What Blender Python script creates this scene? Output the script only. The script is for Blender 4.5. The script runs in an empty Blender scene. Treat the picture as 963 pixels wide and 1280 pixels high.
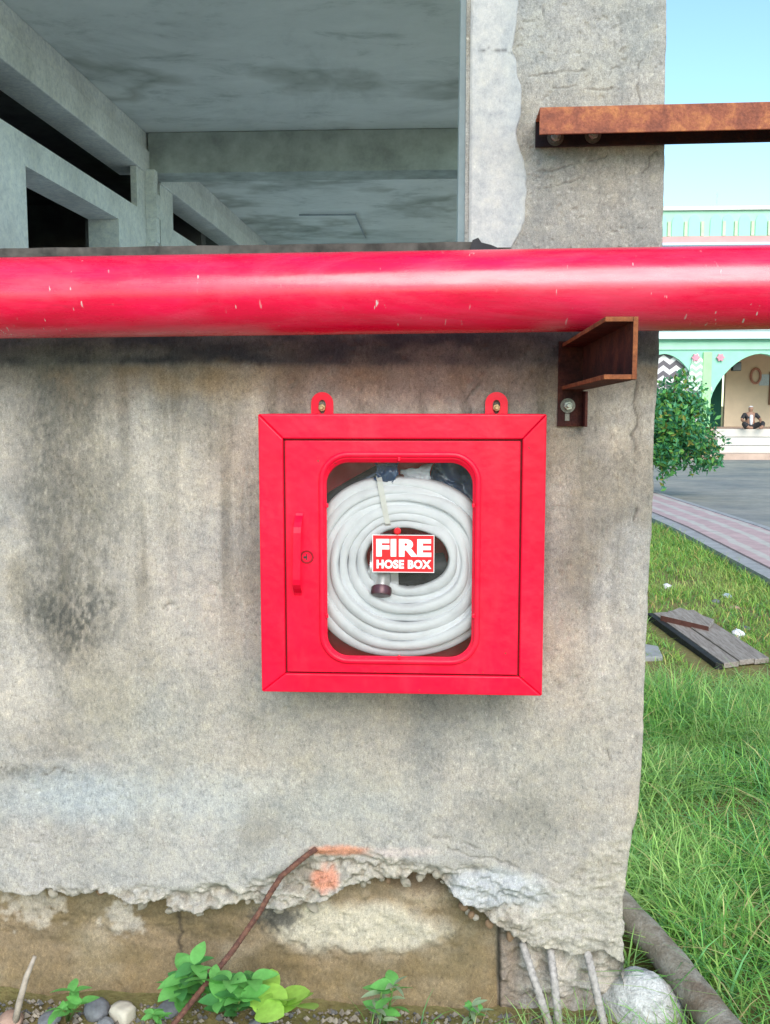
import bpy, bmesh, math, random
import numpy as np
from mathutils import Vector, Matrix
random.seed(7); RNG = np.random.default_rng(7)
SC = bpy.context.scene
COL = SC.collection

# ------------------------------------------------------------------ camera
F, CX, CY = 1250.0, 481.5, 640.0                 # focal length and centre in photo pixels (963 x 1280)
CAM = np.array([0.0, -2.3, 1.41])
PIT = math.atan(138 / 1250); YAW = math.asin(.054 / math.sqrt(.054**2 + .1104**2 + 1))
_fh = np.array([-math.sin(YAW), math.cos(YAW), 0]); _z = np.array([0, 0, 1.0])
FW = _fh * math.cos(PIT) - _z * math.sin(PIT)
UP = _fh * math.sin(PIT) + _z * math.cos(PIT)
RT = np.array([math.cos(YAW), math.sin(YAW), 0])
cd = bpy.data.cameras.new('camera'); cam = bpy.data.objects.new('camera', cd); COL.objects.link(cam)
cd.sensor_fit = 'VERTICAL'; cd.sensor_height = 24.0; cd.lens = 24.0 * F / 1280.0
cd.clip_start = 0.05; cd.clip_end = 2000
cam.location = CAM; cam.rotation_euler = (math.pi / 2 - PIT, 0, YAW)
SC.camera = cam
SC.render.resolution_x = 770; SC.render.resolution_y = 1024

# ------------------------------------------------------------------ sky, sun, exposure
SUN_EL, SUN_AZ = math.radians(33), math.radians(168)     # azimuth clockwise from +Y: behind the camera, a little right
w = bpy.data.worlds.new('World'); SC.world = w; w.use_nodes = True
nt = w.node_tree
sky = nt.nodes.new('ShaderNodeTexSky'); sky.sky_type = 'NISHITA'; sky.sun_disc = False
sky.sun_elevation = SUN_EL; sky.sun_rotation = SUN_AZ; sky.air_density = 1.0; sky.dust_density = 0.25; sky.ozone_density = 0.0
bg = nt.nodes['Background']; bg.inputs['Strength'].default_value = 0.115
tint = nt.nodes.new('ShaderNodeMix'); tint.data_type = 'RGBA'; tint.blend_type = 'MULTIPLY'; tint.inputs[0].default_value = 1.0; tint.inputs[7].default_value = (.83, 1.03, 1.0, 1)   # the camera's cyan cast on the whole sky
nt.links.new(sky.outputs[0], tint.inputs[6]); nt.links.new(tint.outputs[2], bg.inputs['Color'])
sl = bpy.data.lights.new('sun', 'SUN'); so = bpy.data.objects.new('sun', sl); COL.objects.link(so)
sl.energy = 2.0; sl.angle = math.radians(42); sl.color = (1.0, .90, .80)
_sd = Vector((math.sin(SUN_AZ) * math.cos(SUN_EL), math.cos(SUN_AZ) * math.cos(SUN_EL), math.sin(SUN_EL)))
so.rotation_euler = _sd.to_track_quat('Z', 'Y').to_euler(); so.location = (0, -6, 8)
SC.view_settings.view_transform = 'Standard'; SC.view_settings.look = 'None'
SC.view_settings.gamma = 1.0; SC.view_settings.exposure = 1.14

SC.cycles.max_bounces = 12; SC.cycles.diffuse_bounces = 7

# ------------------------------------------------------------------ helpers
def at(px, py, y):
    d = FW + RT * ((px - CX) / F) + UP * ((CY - py) / F)
    return CAM + d * ((y - CAM[1]) / d[1])
def atz(px, py, z):
    d = FW + RT * ((px - CX) / F) + UP * ((CY - py) / F)
    return CAM + d * ((z - CAM[2]) / d[2])
def toscreen(X, Y, Z):
    vx, vy, vz = X - CAM[0], Y - CAM[1], Z - CAM[2]
    d = vx * FW[0] + vy * FW[1] + vz * FW[2]
    return (CX + F * (vx * RT[0] + vy * RT[1] + vz * RT[2]) / d, CY - F * (vx * UP[0] + vy * UP[1] + vz * UP[2]) / d)

def _hash(ix, iy, s):
    h = (ix.astype(np.int64) * 374761393 + iy.astype(np.int64) * 668265263 + s * 1442695041) & 0xffffffff
    h = ((h ^ (h >> 13)) * 1274126177) & 0xffffffff
    return ((h ^ (h >> 16)) & 0xffff) / 65535.0
def vn(x, y, s=0):
    x = np.asarray(x, float); y = np.asarray(y, float)
    ix = np.floor(x); iy = np.floor(y); fx = x - ix; fy = y - iy
    fx = fx * fx * (3 - 2 * fx); fy = fy * fy * (3 - 2 * fy)
    a = _hash(ix, iy, s); b = _hash(ix + 1, iy, s); c = _hash(ix, iy + 1, s); d = _hash(ix + 1, iy + 1, s)
    return (a * (1 - fx) + b * fx) * (1 - fy) + (c * (1 - fx) + d * fx) * fy
def fbm(x, y, s=0, o=4):
    t = 0; a = .5; n = 0
    for k in range(o):
        t = t + a * vn(x * 2**k, y * 2**k, s + 17 * k); n += a; a *= .5
    return t / n * 2 - 1                              # about -1..1
def sst(a, b, x): t = np.clip((x - a) / (b - a), 0, 1); return t * t * (3 - 2 * t)

def tag(o, label=None, cat=None, group=None, kind=None):
    if label: o['label'] = label
    if cat: o['category'] = cat
    if group: o['group'] = group
    if kind: o['kind'] = kind
    return o
def empty(name, loc, label, cat, group=None):
    o = bpy.data.objects.new(name, None); COL.objects.link(o); o.location = loc; o.empty_display_size = .05
    return tag(o, label, cat, group)
def off(p):
    v = Vector((0, 0, 0))
    while p is not None: v += p.location; p = p.parent
    return v
def mesh(name, V, Fc, mat, parent=None, smooth=False, cols=None):
    """world-space vertices; becomes a child of parent (parents are never rotated)"""
    V = np.asarray(V, float); o0 = off(parent)
    me = bpy.data.meshes.new(name)
    me.from_pydata((V - np.array(o0)).tolist(), [], Fc if isinstance(Fc, list) else Fc.tolist())
    if mat is not None: me.materials.append(mat)
    if smooth: me.polygons.foreach_set('use_smooth', [True] * len(me.polygons))
    if cols is not None:
        a = me.color_attributes.new('Col', 'FLOAT_COLOR', 'POINT')
        c4 = np.ones((len(V), 4)); c4[:, :3] = np.clip(cols, 0, 1); a.data.foreach_set('color', c4.ravel())
    me.update()
    o = bpy.data.objects.new(name, me); COL.objects.link(o)
    if parent is not None: o.parent = parent
    return o
def bevel(o, w=.002, s=2):
    m = o.modifiers.new('bevel', 'BEVEL'); m.width = w; m.segments = s; m.limit_method = 'ANGLE'; return o
def grid_faces(nr, nc):
    i = np.arange((nr - 1) * (nc - 1)); r = i // (nc - 1); c = i % (nc - 1); b = r * nc + c
    return np.stack([b, b + 1, b + nc + 1, b + nc], 1)

class MB:
    def __init__(s): s.v = []; s.f = []
    def add(s, V, Fc):
        n = len(s.v); s.v += [tuple(p) for p in V]; s.f += [tuple(i + n for i in q) for q in Fc]; return s
    def box(s, x0, x1, y0, y1, z0, z1):
        V = [(x, y, z) for z in (z0, z1) for y in (y0, y1) for x in (x0, x1)]
        return s.add(V, [(0, 2, 3, 1), (4, 5, 7, 6), (0, 1, 5, 4), (2, 6, 7, 3), (0, 4, 6, 2), (1, 3, 7, 5)])
    def tube(s, pts, rad, n=12, cap=True):
        pts = [Vector(p) for p in pts]; m = len(pts)
        rad = [rad] * m if not hasattr(rad, '__len__') else rad
        V = []; ref = None
        for i, p in enumerate(pts):
            t = (pts[min(i + 1, m - 1)] - pts[max(i - 1, 0)]).normalized()
            if ref is None:
                ref = t.orthogonal().normalized()
            ref = (ref - t * ref.dot(t)).normalized(); b = t.cross(ref)
            for k in range(n):
                a = 2 * math.pi * k / n
                V.append(p + (ref * math.cos(a) + b * math.sin(a)) * rad[i])
        Fc = [(i * n + k, i * n + (k + 1) % n, (i + 1) * n + (k + 1) % n, (i + 1) * n + k) for i in range(m - 1) for k in range(n)]
        if cap: Fc += [tuple(range(n - 1, -1, -1)), tuple((m - 1) * n + k for k in range(n))]
        return s.add(V, Fc)
    def prism(s, poly, vec):
        n = len(poly); V = [Vector(p) for p in poly] + [Vector(p) + Vector(vec) for p in poly]
        return s.add(V, [tuple(range(n - 1, -1, -1)), tuple(range(n, 2 * n))] + [(i, (i + 1) % n, n + (i + 1) % n, n + i) for i in range(n)])
    def build(s, name, mat, parent=None, smooth=False): return mesh(name, s.v, s.f, mat, parent, smooth)
def autosmooth(o, ang=40):
    me = o.data; me.polygons.foreach_set('use_smooth', [True] * len(me.polygons))
    bm = bmesh.new(); bm.from_mesh(me)
    for e in bm.edges:
        if len(e.link_faces) == 2 and e.calc_face_angle(0) > math.radians(ang): e.smooth = False
    bm.to_mesh(me); bm.free(); return o
def fixn(o):
    bm = bmesh.new(); bm.from_mesh(o.data); bmesh.ops.recalc_face_normals(bm, faces=bm.faces[:]); bm.to_mesh(o.data); bm.free(); return o

# ------------------------------------------------------------------ materials
def srgb(r, g, b):
    f = lambda c: ((c / 255 + .055) / 1.055)**2.4 if c > 10 else c / 255 / 12.92
    return (f(r), f(g), f(b))
class Mat:
    def __init__(s, name):
        s.m = bpy.data.materials.new(name); s.m.use_nodes = True; s.t = s.m.node_tree; s.b = s.t.nodes['Principled BSDF']
    def n(s, typ, **kw):
        nd = s.t.nodes.new(typ)
        for k, v in kw.items():
            if k in nd.inputs: nd.inputs[k].default_value = v
            else: setattr(nd, k, v)
        return nd
    def l(s, a, b): s.t.links.new(a, b)
    def coord(s, kind='Object', scale=None):
        o = s.n('ShaderNodeTexCoord').outputs[kind]
        if scale is None: return o
        mp = s.n('ShaderNodeMapping'); mp.inputs['Scale'].default_value = scale; s.l(o, mp.inputs[0]); return mp.outputs[0]
    def noise(s, scale, detail=4, rough=.6, co=None, dist=0):
        nd = s.n('ShaderNodeTexNoise'); nd.inputs['Scale'].default_value = scale; nd.inputs['Detail'].default_value = detail
        nd.inputs['Roughness'].default_value = rough; nd.inputs['Distortion'].default_value = dist
        if co is not None: s.l(co, nd.inputs['Vector'])
        return nd.outputs['Fac']
    def ramp(s, fac, stops):
        r = s.n('ShaderNodeValToRGB'); e = r.color_ramp.elements
        while len(e) < len(stops): e.new(.5)
        for k, (p, c) in enumerate(stops):
            e[k].position = p; e[k].color = (*c, 1) if len(c) == 3 else c
        s.l(fac, r.inputs[0]); return r.outputs[0]
    def mix(s, fac, a, b, mode='MIX'):
        m = s.n('ShaderNodeMix', data_type='RGBA', blend_type=mode)
        for sock, v in ((m.inputs[0], fac), (m.inputs[6], a), (m.inputs[7], b)):
            if hasattr(v, 'is_linked'): s.l(v, sock)
            elif hasattr(v, '__len__'): sock.default_value = (*v, 1)
            else: sock.default_value = v
        return m.outputs[2]
    def bump(s, h, strength, dist, prev=None):
        b = s.n('ShaderNodeBump'); b.inputs['Strength'].default_value = strength; b.inputs['Distance'].default_value = dist
        s.l(h, b.inputs['Height'])
        if prev is not None: s.l(prev, b.inputs['Normal'])
        s.l(b.outputs[0], s.b.inputs['Normal']); return b.outputs[0]
    def base(s, c, rough=None, metal=None, spec=None):
        if hasattr(c, 'is_linked'): s.l(c, s.b.inputs['Base Color'])
        else: s.b.inputs['Base Color'].default_value = (*c, 1)
        if rough is not None:
            if hasattr(rough, 'is_linked'): s.l(rough, s.b.inputs['Roughness'])
            else: s.b.inputs['Roughness'].default_value = rough
        if metal is not None: s.b.inputs['Metallic'].default_value = metal
        if spec is not None: s.b.inputs['Specular IOR Level'].default_value = spec
        return s
M = {}
def plain(name, c, rough=.6, metal=0, spec=.5, var=.25, scale=30, bumpd=0.0):
    m = Mat(name); n = m.noise(scale, 5, .65, m.coord())
    a = tuple(max(0, x * (1 - var)) for x in c); b = tuple(min(1, x * (1 + var)) for x in c)
    m.base(m.ramp(n, [(.3, a), (.7, b)]), rough, metal, spec)
    if bumpd: m.bump(n, .6, bumpd)
    M[name] = m.m; return m.m

def concrete(name, tint=(1, 1, 1), use_attr=True, base=(.36, .34, .31), grain=1.0, bumps=1.0):
    m = Mat(name); co = m.coord()
    if use_attr:
        a = m.n('ShaderNodeVertexColor'); a.layer_name = 'Col'; c = a.outputs[0]
    else:
        n0 = m.noise(2.3, 6, .65, co); c = m.ramp(n0, [(.3, tuple(x * .78 for x in base)), (.7, tuple(x * 1.18 for x in base))])
    g1 = m.noise(420, 3, .7, co); g2 = m.noise(150, 5, .72, m.coord('Object', (1, 1, .55))); g3 = m.noise(38, 6, .7, co)
    lo = 1 - .30 * grain; hi = 1 + .26 * grain
    c = m.mix(1.0, c, m.ramp(g1, [(.3, (lo,) * 3), (.7, (hi,) * 3)]), 'MULTIPLY')
    c = m.mix(1.0, c, m.ramp(g2, [(.30, (1 - .40 * grain,) * 3), (.46, (1 - .02 * grain,) * 3), (.56, (1.0,) * 3), (.70, (1 + .42 * grain,) * 3)]), 'MULTIPLY')
    c = m.mix(1.0, c, m.ramp(g3, [(.32, (.80, .82, .85)), (.5, (1, 1, 1)), (.68, (1.16, 1.14, 1.08))]), 'MULTIPLY')
    m.base(c, .93, 0, .25)
    b = m.bump(g2, .55 * bumps, .004); m.bump(g1, .5 * bumps, .0018, b)
    M[name] = m.m; return m.m
concrete('wall'); concrete('plaster', grain=.35, bumps=.35)
concrete('inner', use_attr=False, base=(.74, .765, .77), grain=.25, bumps=.2)
# ceiling with water rings
m = Mat('ceiling'); co = m.coord(); n1 = m.noise(.9, 7, .68, co, .6); n2 = m.noise(3, 7, .72, m.coord('Object', (1, 1.5, 1)), .4)
c = m.ramp(n1, [(.32, (.44, .475, .475)), (.5, (.66, .695, .70)), (.68, (.73, .76, .765))])
c = m.mix(1.0, c, m.ramp(n2, [(.28, (.66, .69, .68)), (.45, (1, 1, 1)), (.75, (1.1, 1.1, 1.1))]), 'MULTIPLY')
wv = m.noise(1.1, 4, .5, co); rg = m.ramp(wv, [(.50, (1, 1, 1)), (.575, (.62, .63, .6)), (.62, (.95, .95, .94))])
c = m.mix(.9, c, rg, 'MULTIPLY'); m.base(c, .9, 0, .2); m.bump(n2, .3, .01); M['ceiling'] = m.m
plain('shaded_block', (.13, .13, .135), .95, 0, .1, .3, 5); plain('beam', (.40, .44, .43), .9, 0, .2, .3, 6, .003)
plain('sill', (.07, .065, .06), .7, 0, .3, .6, 25, .002)
plain('jamb', (.34, .38, .42), .85, 0, .25, .15, 12, .001)
plain('frame_strip', (.55, .60, .60), .7, 0, .3, .12, 14)
plain('dark', (.03, .03, .035), .9)
# painted red pipe: worn gloss paint
m = Mat('pipe_red'); co = m.coord(); ns = m.noise(9, 6, .7, m.coord('Object', (.5, 2, 2))); nf = m.noise(70, 4, .7, co)
c = m.ramp(ns, [(.3, (.58, .001, .036)), (.55, (.74, .001, .054)), (.75, (.82, .002, .075))])
sc = m.noise(40, 2, .5, m.coord('Object', (3.2, .8, .8))); sc2 = m.noise(5, 3, .6, co)
msk = m.mix(1.0, m.ramp(sc, [(.70, (0, 0, 0)), (.73, (1, 1, 1))]), m.ramp(sc2, [(.5, (0, 0, 0)), (.6, (1, 1, 1))]), 'MULTIPLY')
c = m.mix(msk, c, (.62, .50, .50)); du = m.noise(3.2, 7, .72, m.coord('Object', (.45, 1.6, 1.6)), .5)
c = m.mix(m.ramp(du, [(.46, (0, 0, 0)), (.72, (.38,) * 3)]), c, (.66, .13, .22)); sm_ = m.noise(11, 6, .75, m.coord('Object', (.3, 2.5, 2.5)))
c = m.mix(m.ramp(sm_, [(.60, (0, 0, 0)), (.70, (.5,) * 3)]), c, (.34, .0, .025)); m.base(c, m.mix(.5, m.ramp(du, [(.35, (.12,) * 3), (.7, (.46,) * 3)]), m.ramp(sm_, [(.4, (.14,) * 3), (.65, (.5,) * 3)])), 0, .8)
m.bump(m.noise(14, 4, .6, co), .12, .004); M['pipe_red'] = m.m
# cabinet enamel
m = Mat('cab_red'); co = m.coord(); n1 = m.noise(7, 5, .6, co)
cc_ = m.ramp(n1, [(.3, (.72, .002, .030)), (.7, (.86, .002, .038))]); ch_ = m.noise(55, 3, .6, co); cz_ = m.noise(4, 4, .6, co)
cc_ = m.mix(m.mix(1.0, m.ramp(ch_, [(.70, (0, 0, 0)), (.73, (1, 1, 1))]), m.ramp(cz_, [(.5, (0, 0, 0)), (.62, (1, 1, 1))]), 'MULTIPLY'), cc_, (.30, .03, .03)); cc_ = m.mix(m.ramp(m.noise(9, 6, .7, m.coord('Object', (1, 1, .35))), [(.52, (0, 0, 0)), (.8, (.35,) * 3)]), cc_, (.60, .06, .09))
m.base(cc_, m.ramp(m.noise(60, 3, .6, co), [(.3, (.34,) * 3), (.7, (.46,) * 3)]), 0, .3)
b = m.bump(m.noise(5, 4, .55, co), .5, .016); m.bump(m.noise(260, 2, .5, co), .06, .002, b); M['cab_red'] = m.m
plain('seam', (.25, .002, .01), .6)
# rust
def rust(name, cs, sc=1):
    m = Mat(name); co = m.coord(); n1 = m.noise(22 * sc, 7, .7, co, .4); n2 = m.noise(160 * sc, 4, .7, co)
    c = m.ramp(n1, [(.3, cs[0]), (.5, cs[1]), (.68, cs[2])])
    c = m.mix(.7, c, m.ramp(n2, [(.3, (.55,) * 3), (.7, (1.25,) * 3)]), 'MULTIPLY'); m.base(c, .85, 0, .25)
    m.bump(n2, .6, .002, m.bump(n1, .4, .003)); M[name] = m.m
rust('rust', [(.15, .055, .045), (.31, .105, .065), (.50, .20, .085)])
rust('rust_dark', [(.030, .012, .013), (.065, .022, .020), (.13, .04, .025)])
rust('rust_lit_edge', [(.14, .045, .026), (.26, .085, .036), (.36, .13, .05)])
rust('rust_shade', [(.016, .012, .02), (.03, .02, .025), (.06, .028, .022)])
rust('rust_rod', [(.07, .035, .032), (.14, .065, .05), (.24, .12, .08)], 3)
plain('rebar_grey', (.38, .355, .34), .8, .2, .4, .4, 90, .001)
plain('zinc', (.50, .49, .47), .38, .85, .5, .35, 120)
plain('washer', (.20, .185, .17), .45, .7, .5, .4, 150); plain('brass', (.40, .29, .16), .4, .8, .5, .35, 90)
plain('chrome', (.72, .71, .71), .34, .55, .6, .12, 40)
plain('cap_purple', (.075, .03, .04), .35, .3, .5, .25, 60)
plain('rubber', (.018, .02, .026), .5, 0, .4, .3, 30)
plain('gunmetal', (.055, .06, .085), .3, .6, .5, .25, 20)
plain('strap', (.74, .72, .66), .45, 0, .5, .1, 50)
plain('blue_plastic', (.02, .055, .14), .25, 0, .6, .4, 12)
plain('poly', (.55, .56, .60), .25, 0, .6, .15, 30)
m = Mat('hose'); co = m.coord(); n1 = m.noise(14, 5, .65, co); n2 = m.noise(700, 2, .5, co)
c = m.ramp(n1, [(.3, (.70, .70, .72)), (.5, (.80, .80, .82)), (.75, (.86, .86, .87))]); m.base(c, .75, 0, .3); m.bump(n2, .25, .001); M['hose'] = m.m
plain('sign_red', (.72, .012, .02), .35, 0, .5, .03, 20); plain('sign_white', (.85, .85, .86), .4, 0, .5, .02, 20)
# clear pane: mostly transparent, mirror-like at its Fresnel strength
m = Mat('pane'); t = m.t; tr = m.n('ShaderNodeBsdfTransparent'); gl = m.n('ShaderNodeBsdfGlossy'); gl.inputs['Roughness'].default_value = .03
fr = m.n('ShaderNodeFresnel'); fr.inputs['IOR'].default_value = 1.5; ms = m.n('ShaderNodeMixShader')
tr.inputs['Color'].default_value = (.95, .96, .97, 1)
dg_ = m.n('ShaderNodeBsdfDiffuse'); dg_.inputs[0].default_value = (.8, .8, .8, 1); md = m.n('ShaderNodeMixShader'); m.l(m.ramp(m.noise(9, 6, .7, m.coord(), .6), [(.4, (.001,) * 3), (.75, (.022,) * 3)]), md.inputs[0])
m.l(fr.outputs[0], ms.inputs[0]); m.l(tr.outputs[0], ms.inputs[1]); m.l(gl.outputs[0], ms.inputs[2]); m.l(ms.outputs[0], md.inputs[1]); m.l(dg_.outputs[0], md.inputs[2]); m.l(md.outputs[0], t.nodes['Material Output'].inputs['Surface']); M['pane'] = m.m
# ground and plants
m = Mat('soil'); co = m.coord(); n1 = m.noise(.8, 8, .7, co); n2 = m.noise(25, 6, .7, co); n3 = m.noise(5, 5, .7, co)
c = m.ramp(n1, [(.32, (.17, .18, .06)), (.48, (.26, .21, .09)), (.62, (.19, .21, .07)), (.75, (.30, .25, .14))])
c = m.mix(1.0, c, m.ramp(n2, [(.3, (.6,) * 3), (.7, (1.35,) * 3)]), 'MULTIPLY'); c = m.mix(.5, c, m.ramp(n3, [(.3, (.15, .18, .05)), (.7, (.26, .20, .11))]))
m.base(c, .95, 0, .15); m.bump(n2, .8, .02); M['soil'] = m.m
plain('chunk', (.37, .335, .28), .95, 0, .2, .3, 60, .004); plain('chunk_brown', (.24, .16, .10), .95, 0, .2, .3, 60, .004)
def attr_mat(name, rough=.6, var=.2, scale=60, trans=0, spec=.3):
    m = Mat(name); a = m.n('ShaderNodeVertexColor'); a.layer_name = 'Col'; n = m.noise(scale, 3, .6, m.coord())
    c = m.mix(1.0, a.outputs[0], m.ramp(n, [(.3, (1 - var,) * 3), (.7, (1 + var,) * 3)]), 'MULTIPLY'); m.base(c, rough, 0, spec)
    if trans:
        td = m.n('ShaderNodeBsdfTranslucent'); m.l(c, td.inputs[0]); ms = m.n('ShaderNodeMixShader'); ms.inputs[0].default_value = trans
        m.l(m.b.outputs[0], ms.inputs[1]); m.l(td.outputs[0], ms.inputs[2]); m.l(ms.outputs[0], m.t.nodes['Material Output'].inputs['Surface'])
    M[name] = m.m
attr_mat('grass', .55, .15, 40, .35); attr_mat('foliage', .45, .15, 8, .3, .4); attr_mat('gravel', .9, .3, 50)
def leafmat(name, c):
    m = Mat(name); co = m.coord(); n = m.noise(40, 4, .6, co); g = tuple(min(1, x * 1.45) for x in c)
    cc = m.ramp(n, [(.3, c), (.7, g)]); m.base(cc, .45, 0, .4)
    td = m.n('ShaderNodeBsdfTranslucent'); m.l(cc, td.inputs[0]); ms = m.n('ShaderNodeMixShader'); ms.inputs[0].default_value = .3
    m.l(m.b.outputs[0], ms.inputs[1]); m.l(td.outputs[0], ms.inputs[2]); m.l(ms.outputs[0], m.t.nodes['Material Output'].inputs['Surface']); M[name] = m.m
leafmat('leaf_mid', (.14, .40, .10)); leafmat('leaf_bright', (.30, .52, .09)); leafmat('leaf_grey', (.24, .33, .20)); leafmat('leaf_dark', (.06, .21, .06))
plain('stem_green', (.14, .24, .06), .6); plain('dry_straw', (.36, .29, .15), .8, 0, .2, .3)
plain('stone_grey', (.17, .18, .20), .85, 0, .3, .35, 25, .004); plain('stone_pale', (.50, .47, .40), .9, 0, .25, .15, 30, .003)
plain('stone_pink', (.36, .24, .19), .9, 0, .25, .25, 25, .003); plain('stick', (.36, .31, .26), .8, 0, .2, .3, 60, .001)
pass
m = Mat('pole'); co = m.coord(); n1 = m.noise(16, 8, .75, co, .5); n2 = m.noise(5, 5, .7, co); n3 = m.noise(140, 4, .7, co)
c = m.ramp(n1, [(.3, (.13, .11, .09)), (.48, (.27, .245, .20)), (.66, (.37, .35, .31))]); c = m.mix(m.ramp(n2, [(.5, (0, 0, 0)), (.62, (.7,) * 3)]), c, (.17, .12, .085)); c = m.mix(1.0, c, m.ramp(n3, [(.3, (.75,) * 3), (.7, (1.2,) * 3)]), 'MULTIPLY'); m.base(c, .95, 0, .15); m.bump(n3, .6, .004, m.bump(n1, .6, .01)); M['pole'] = m.m
m = Mat('plank'); wv = m.noise(6, 6, .7, m.coord('Object', (14, 1, 14))); n2 = m.noise(60, 4, .6, m.coord())
c = m.ramp(wv, [(.3, (.16, .13, .115)), (.5, (.30, .26, .235)), (.7, (.42, .38, .35))]); m.base(c, .85, 0, .25); m.bump(wv, .4, .004); M['plank'] = m.m
plain('plank_dark', (.022, .022, .024), .8, 0, .3, .4, 20); plain('plank_red', (.14, .06, .05), .85, 0, .2, .3, 20)
plain('bark', (.12, .09, .06), .9, 0, .2, .4, 20, .01)
plain('kerb', (.33, .335, .35), .9, 0, .25, .2, 6, .003)
m = Mat('paver'); co = m.coord(); sx = m.n('ShaderNodeSeparateXYZ'); m.l(co, sx.inputs[0])
wob = m.noise(1.4, 3, .6, co)
a1 = m.n('ShaderNodeMath', operation='MULTIPLY_ADD'); m.l(wob, a1.inputs[0]); a1.inputs[1].default_value = .16; m.l(sx.outputs[0], a1.inputs[2])
ml = m.n('ShaderNodeMath', operation='MULTIPLY'); ml.inputs[1].default_value = 2 * math.pi / .27; m.l(a1.outputs[0], ml.inputs[0])
sn = m.n('ShaderNodeMath', operation='SINE'); m.l(ml.outputs[0], sn.inputs[0])
c = m.ramp(sn.outputs[0], [(.3, (.50, .36, .365)), (.7, (.52, .48, .45))]); c = m.mix(.8, c, m.ramp(m.noise(5, 6, .7, co), [(.3, (.72,) * 3), (.7, (1.12,) * 3)]), 'MULTIPLY')
m.base(c, .85, 0, .3); M['paver'] = m.m
m = Mat('yard'); co = m.coord(); n1 = m.noise(.45, 8, .72, co); n2 = m.noise(3, 8, .75, co)
c = m.ramp(n1, [(.33, (.17, .185, .20)), (.5, (.27, .265, .25)), (.66, (.36, .335, .30))]); c = m.mix(1.0, c, m.ramp(n2, [(.3, (.78,) * 3), (.7, (1.15,) * 3)]), 'MULTIPLY'); m.base(c, .9, 0, .25); M['yard'] = m.m
m = Mat('lump'); co = m.coord(); n1 = m.noise(18, 6, .7, m.coord('Object', (1, 1, 2.2)), .8); n2 = m.noise(120, 4, .7, co)
m.base(m.mix(.8, m.ramp(n1, [(.34, (.34, .35, .34)), (.48, (.68, .69, .68)), (.7, (.78, .78, .77))]), m.ramp(n2, [(.3, (.6,) * 3), (.7, (1.2,) * 3)]), 'MULTIPLY'), .9, 0, .2); m.bump(n2, .7, .006, m.bump(n1, .8, .02)); M['lump'] = m.m
# arcade building
plain('mint', (.30, .64, .49), .7, 0, .3, .08, 2); plain('mint_pale', (.34, .66, .56), .7, 0, .3, .05, 2); plain('mint_light', (.38, .65, .50), .7, 0, .3, .06, 2); plain('green_col', (.36, .66, .34), .7, 0, .3, .1, 3)
plain('cornice', (.60, .76, .78), .7, 0, .3, .05, 2); plain('blue_band', (.55, .62, .80), .7, 0, .3, .05, 2); plain('pink_band', (.62, .34, .33), .7, 0, .3, .1, 2)
plain('yellow_col', (.52, .64, .44), .7, 0, .3, .1, 5); plain('coping', (.66, .68, .64), .7, 0, .3, .1, 3); plain('cream', (.70, .57, .43), .8, 0, .3, .1, 1.5)
plain('plinth', (.58, .55, .51), .8, 0, .3, .08, 2); plain('plinth_pink', (.52, .38, .31), .8, 0, .3, .15, 2); plain('dark_green', (.012, .07, .05), .8, 0, .2, .2, 3)
plain('pink_flower', (.66, .30, .38), .7, 0, .3, .2, 8); plain('black_plastic', (.02, .03, .03), .5); plain('red_ring', (.40, .19, .14), .6); plain('brown_frame', (.20, .09, .05), .6)
plain('pale_blue', (.45, .55, .62), .6); plain('clothes_dark', (.02, .018, .022), .8); plain('clothes_white', (.62, .62, .66), .8); plain('skin', (.28, .15, .10), .6); plain('paper', (.72, .74, .78), .7, 0, .3, .08)
def chevron(name, sc, dark, light):
    m = Mat(name); co = m.coord(); sx = m.n('ShaderNodeSeparateXYZ'); m.l(co, sx.inputs[0])
    pp = m.n('ShaderNodeMath', operation='PINGPONG'); m.l(sx.outputs[0], pp.inputs[0]); pp.inputs[1].default_value = sc * .62
    ad = m.n('ShaderNodeMath', operation='MULTIPLY_ADD'); m.l(pp.outputs[0], ad.inputs[0]); ad.inputs[1].default_value = .75; m.l(sx.outputs[2], ad.inputs[2])
    dv = m.n('ShaderNodeMath', operation='DIVIDE'); m.l(ad.outputs[0], dv.inputs[0]); dv.inputs[1].default_value = sc
    fr = m.n('ShaderNodeMath', operation='FRACT'); m.l(dv.outputs[0], fr.inputs[0])
    m.base(m.ramp(fr.outputs[0], [(.47, dark), (.53, light)]), .6, 0, .3); M[name] = m.m
chevron('chevron_black', .34, (.13, .115, .135), (.72, .70, .72)); chevron('chevron_green', .22, (.34, .52, .40), (.66, .76, .68))

# ------------------------------------------------------------------ ground, path, yard
G = -.08
def gz(y): return np.interp(y, [-400, 9, 26, 400], [G, G, -.44, -.44])
ys = np.concatenate([np.linspace(-300, -4, 10), np.linspace(-3, 8, 111), np.linspace(9, 40, 32), [80, 200, 400]])
xs = np.concatenate([np.linspace(-300, -4, 10), np.linspace(-3.5, 5, 171), np.linspace(6, 40, 18), [100, 300]])
X, Y = np.meshgrid(xs, ys)
near = sst(6, 1, np.hypot(X, Y))
Z = gz(Y) + near * (.022 * fbm(X * 3, Y * 3, 3) + .01 * fbm(X * 14, Y * 14, 5)) + .03 * sst(.55, 1.4, X) * sst(2.7, 2.0, X) * near
mesh('ground', np.stack([X, Y, Z], -1).reshape(-1, 3), grid_faces(*X.shape), M['soil'], None, True)['kind'] = 'structure'
py_ = np.concatenate([np.linspace(-4, 9, 14), np.linspace(10, 45, 36)])
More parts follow.
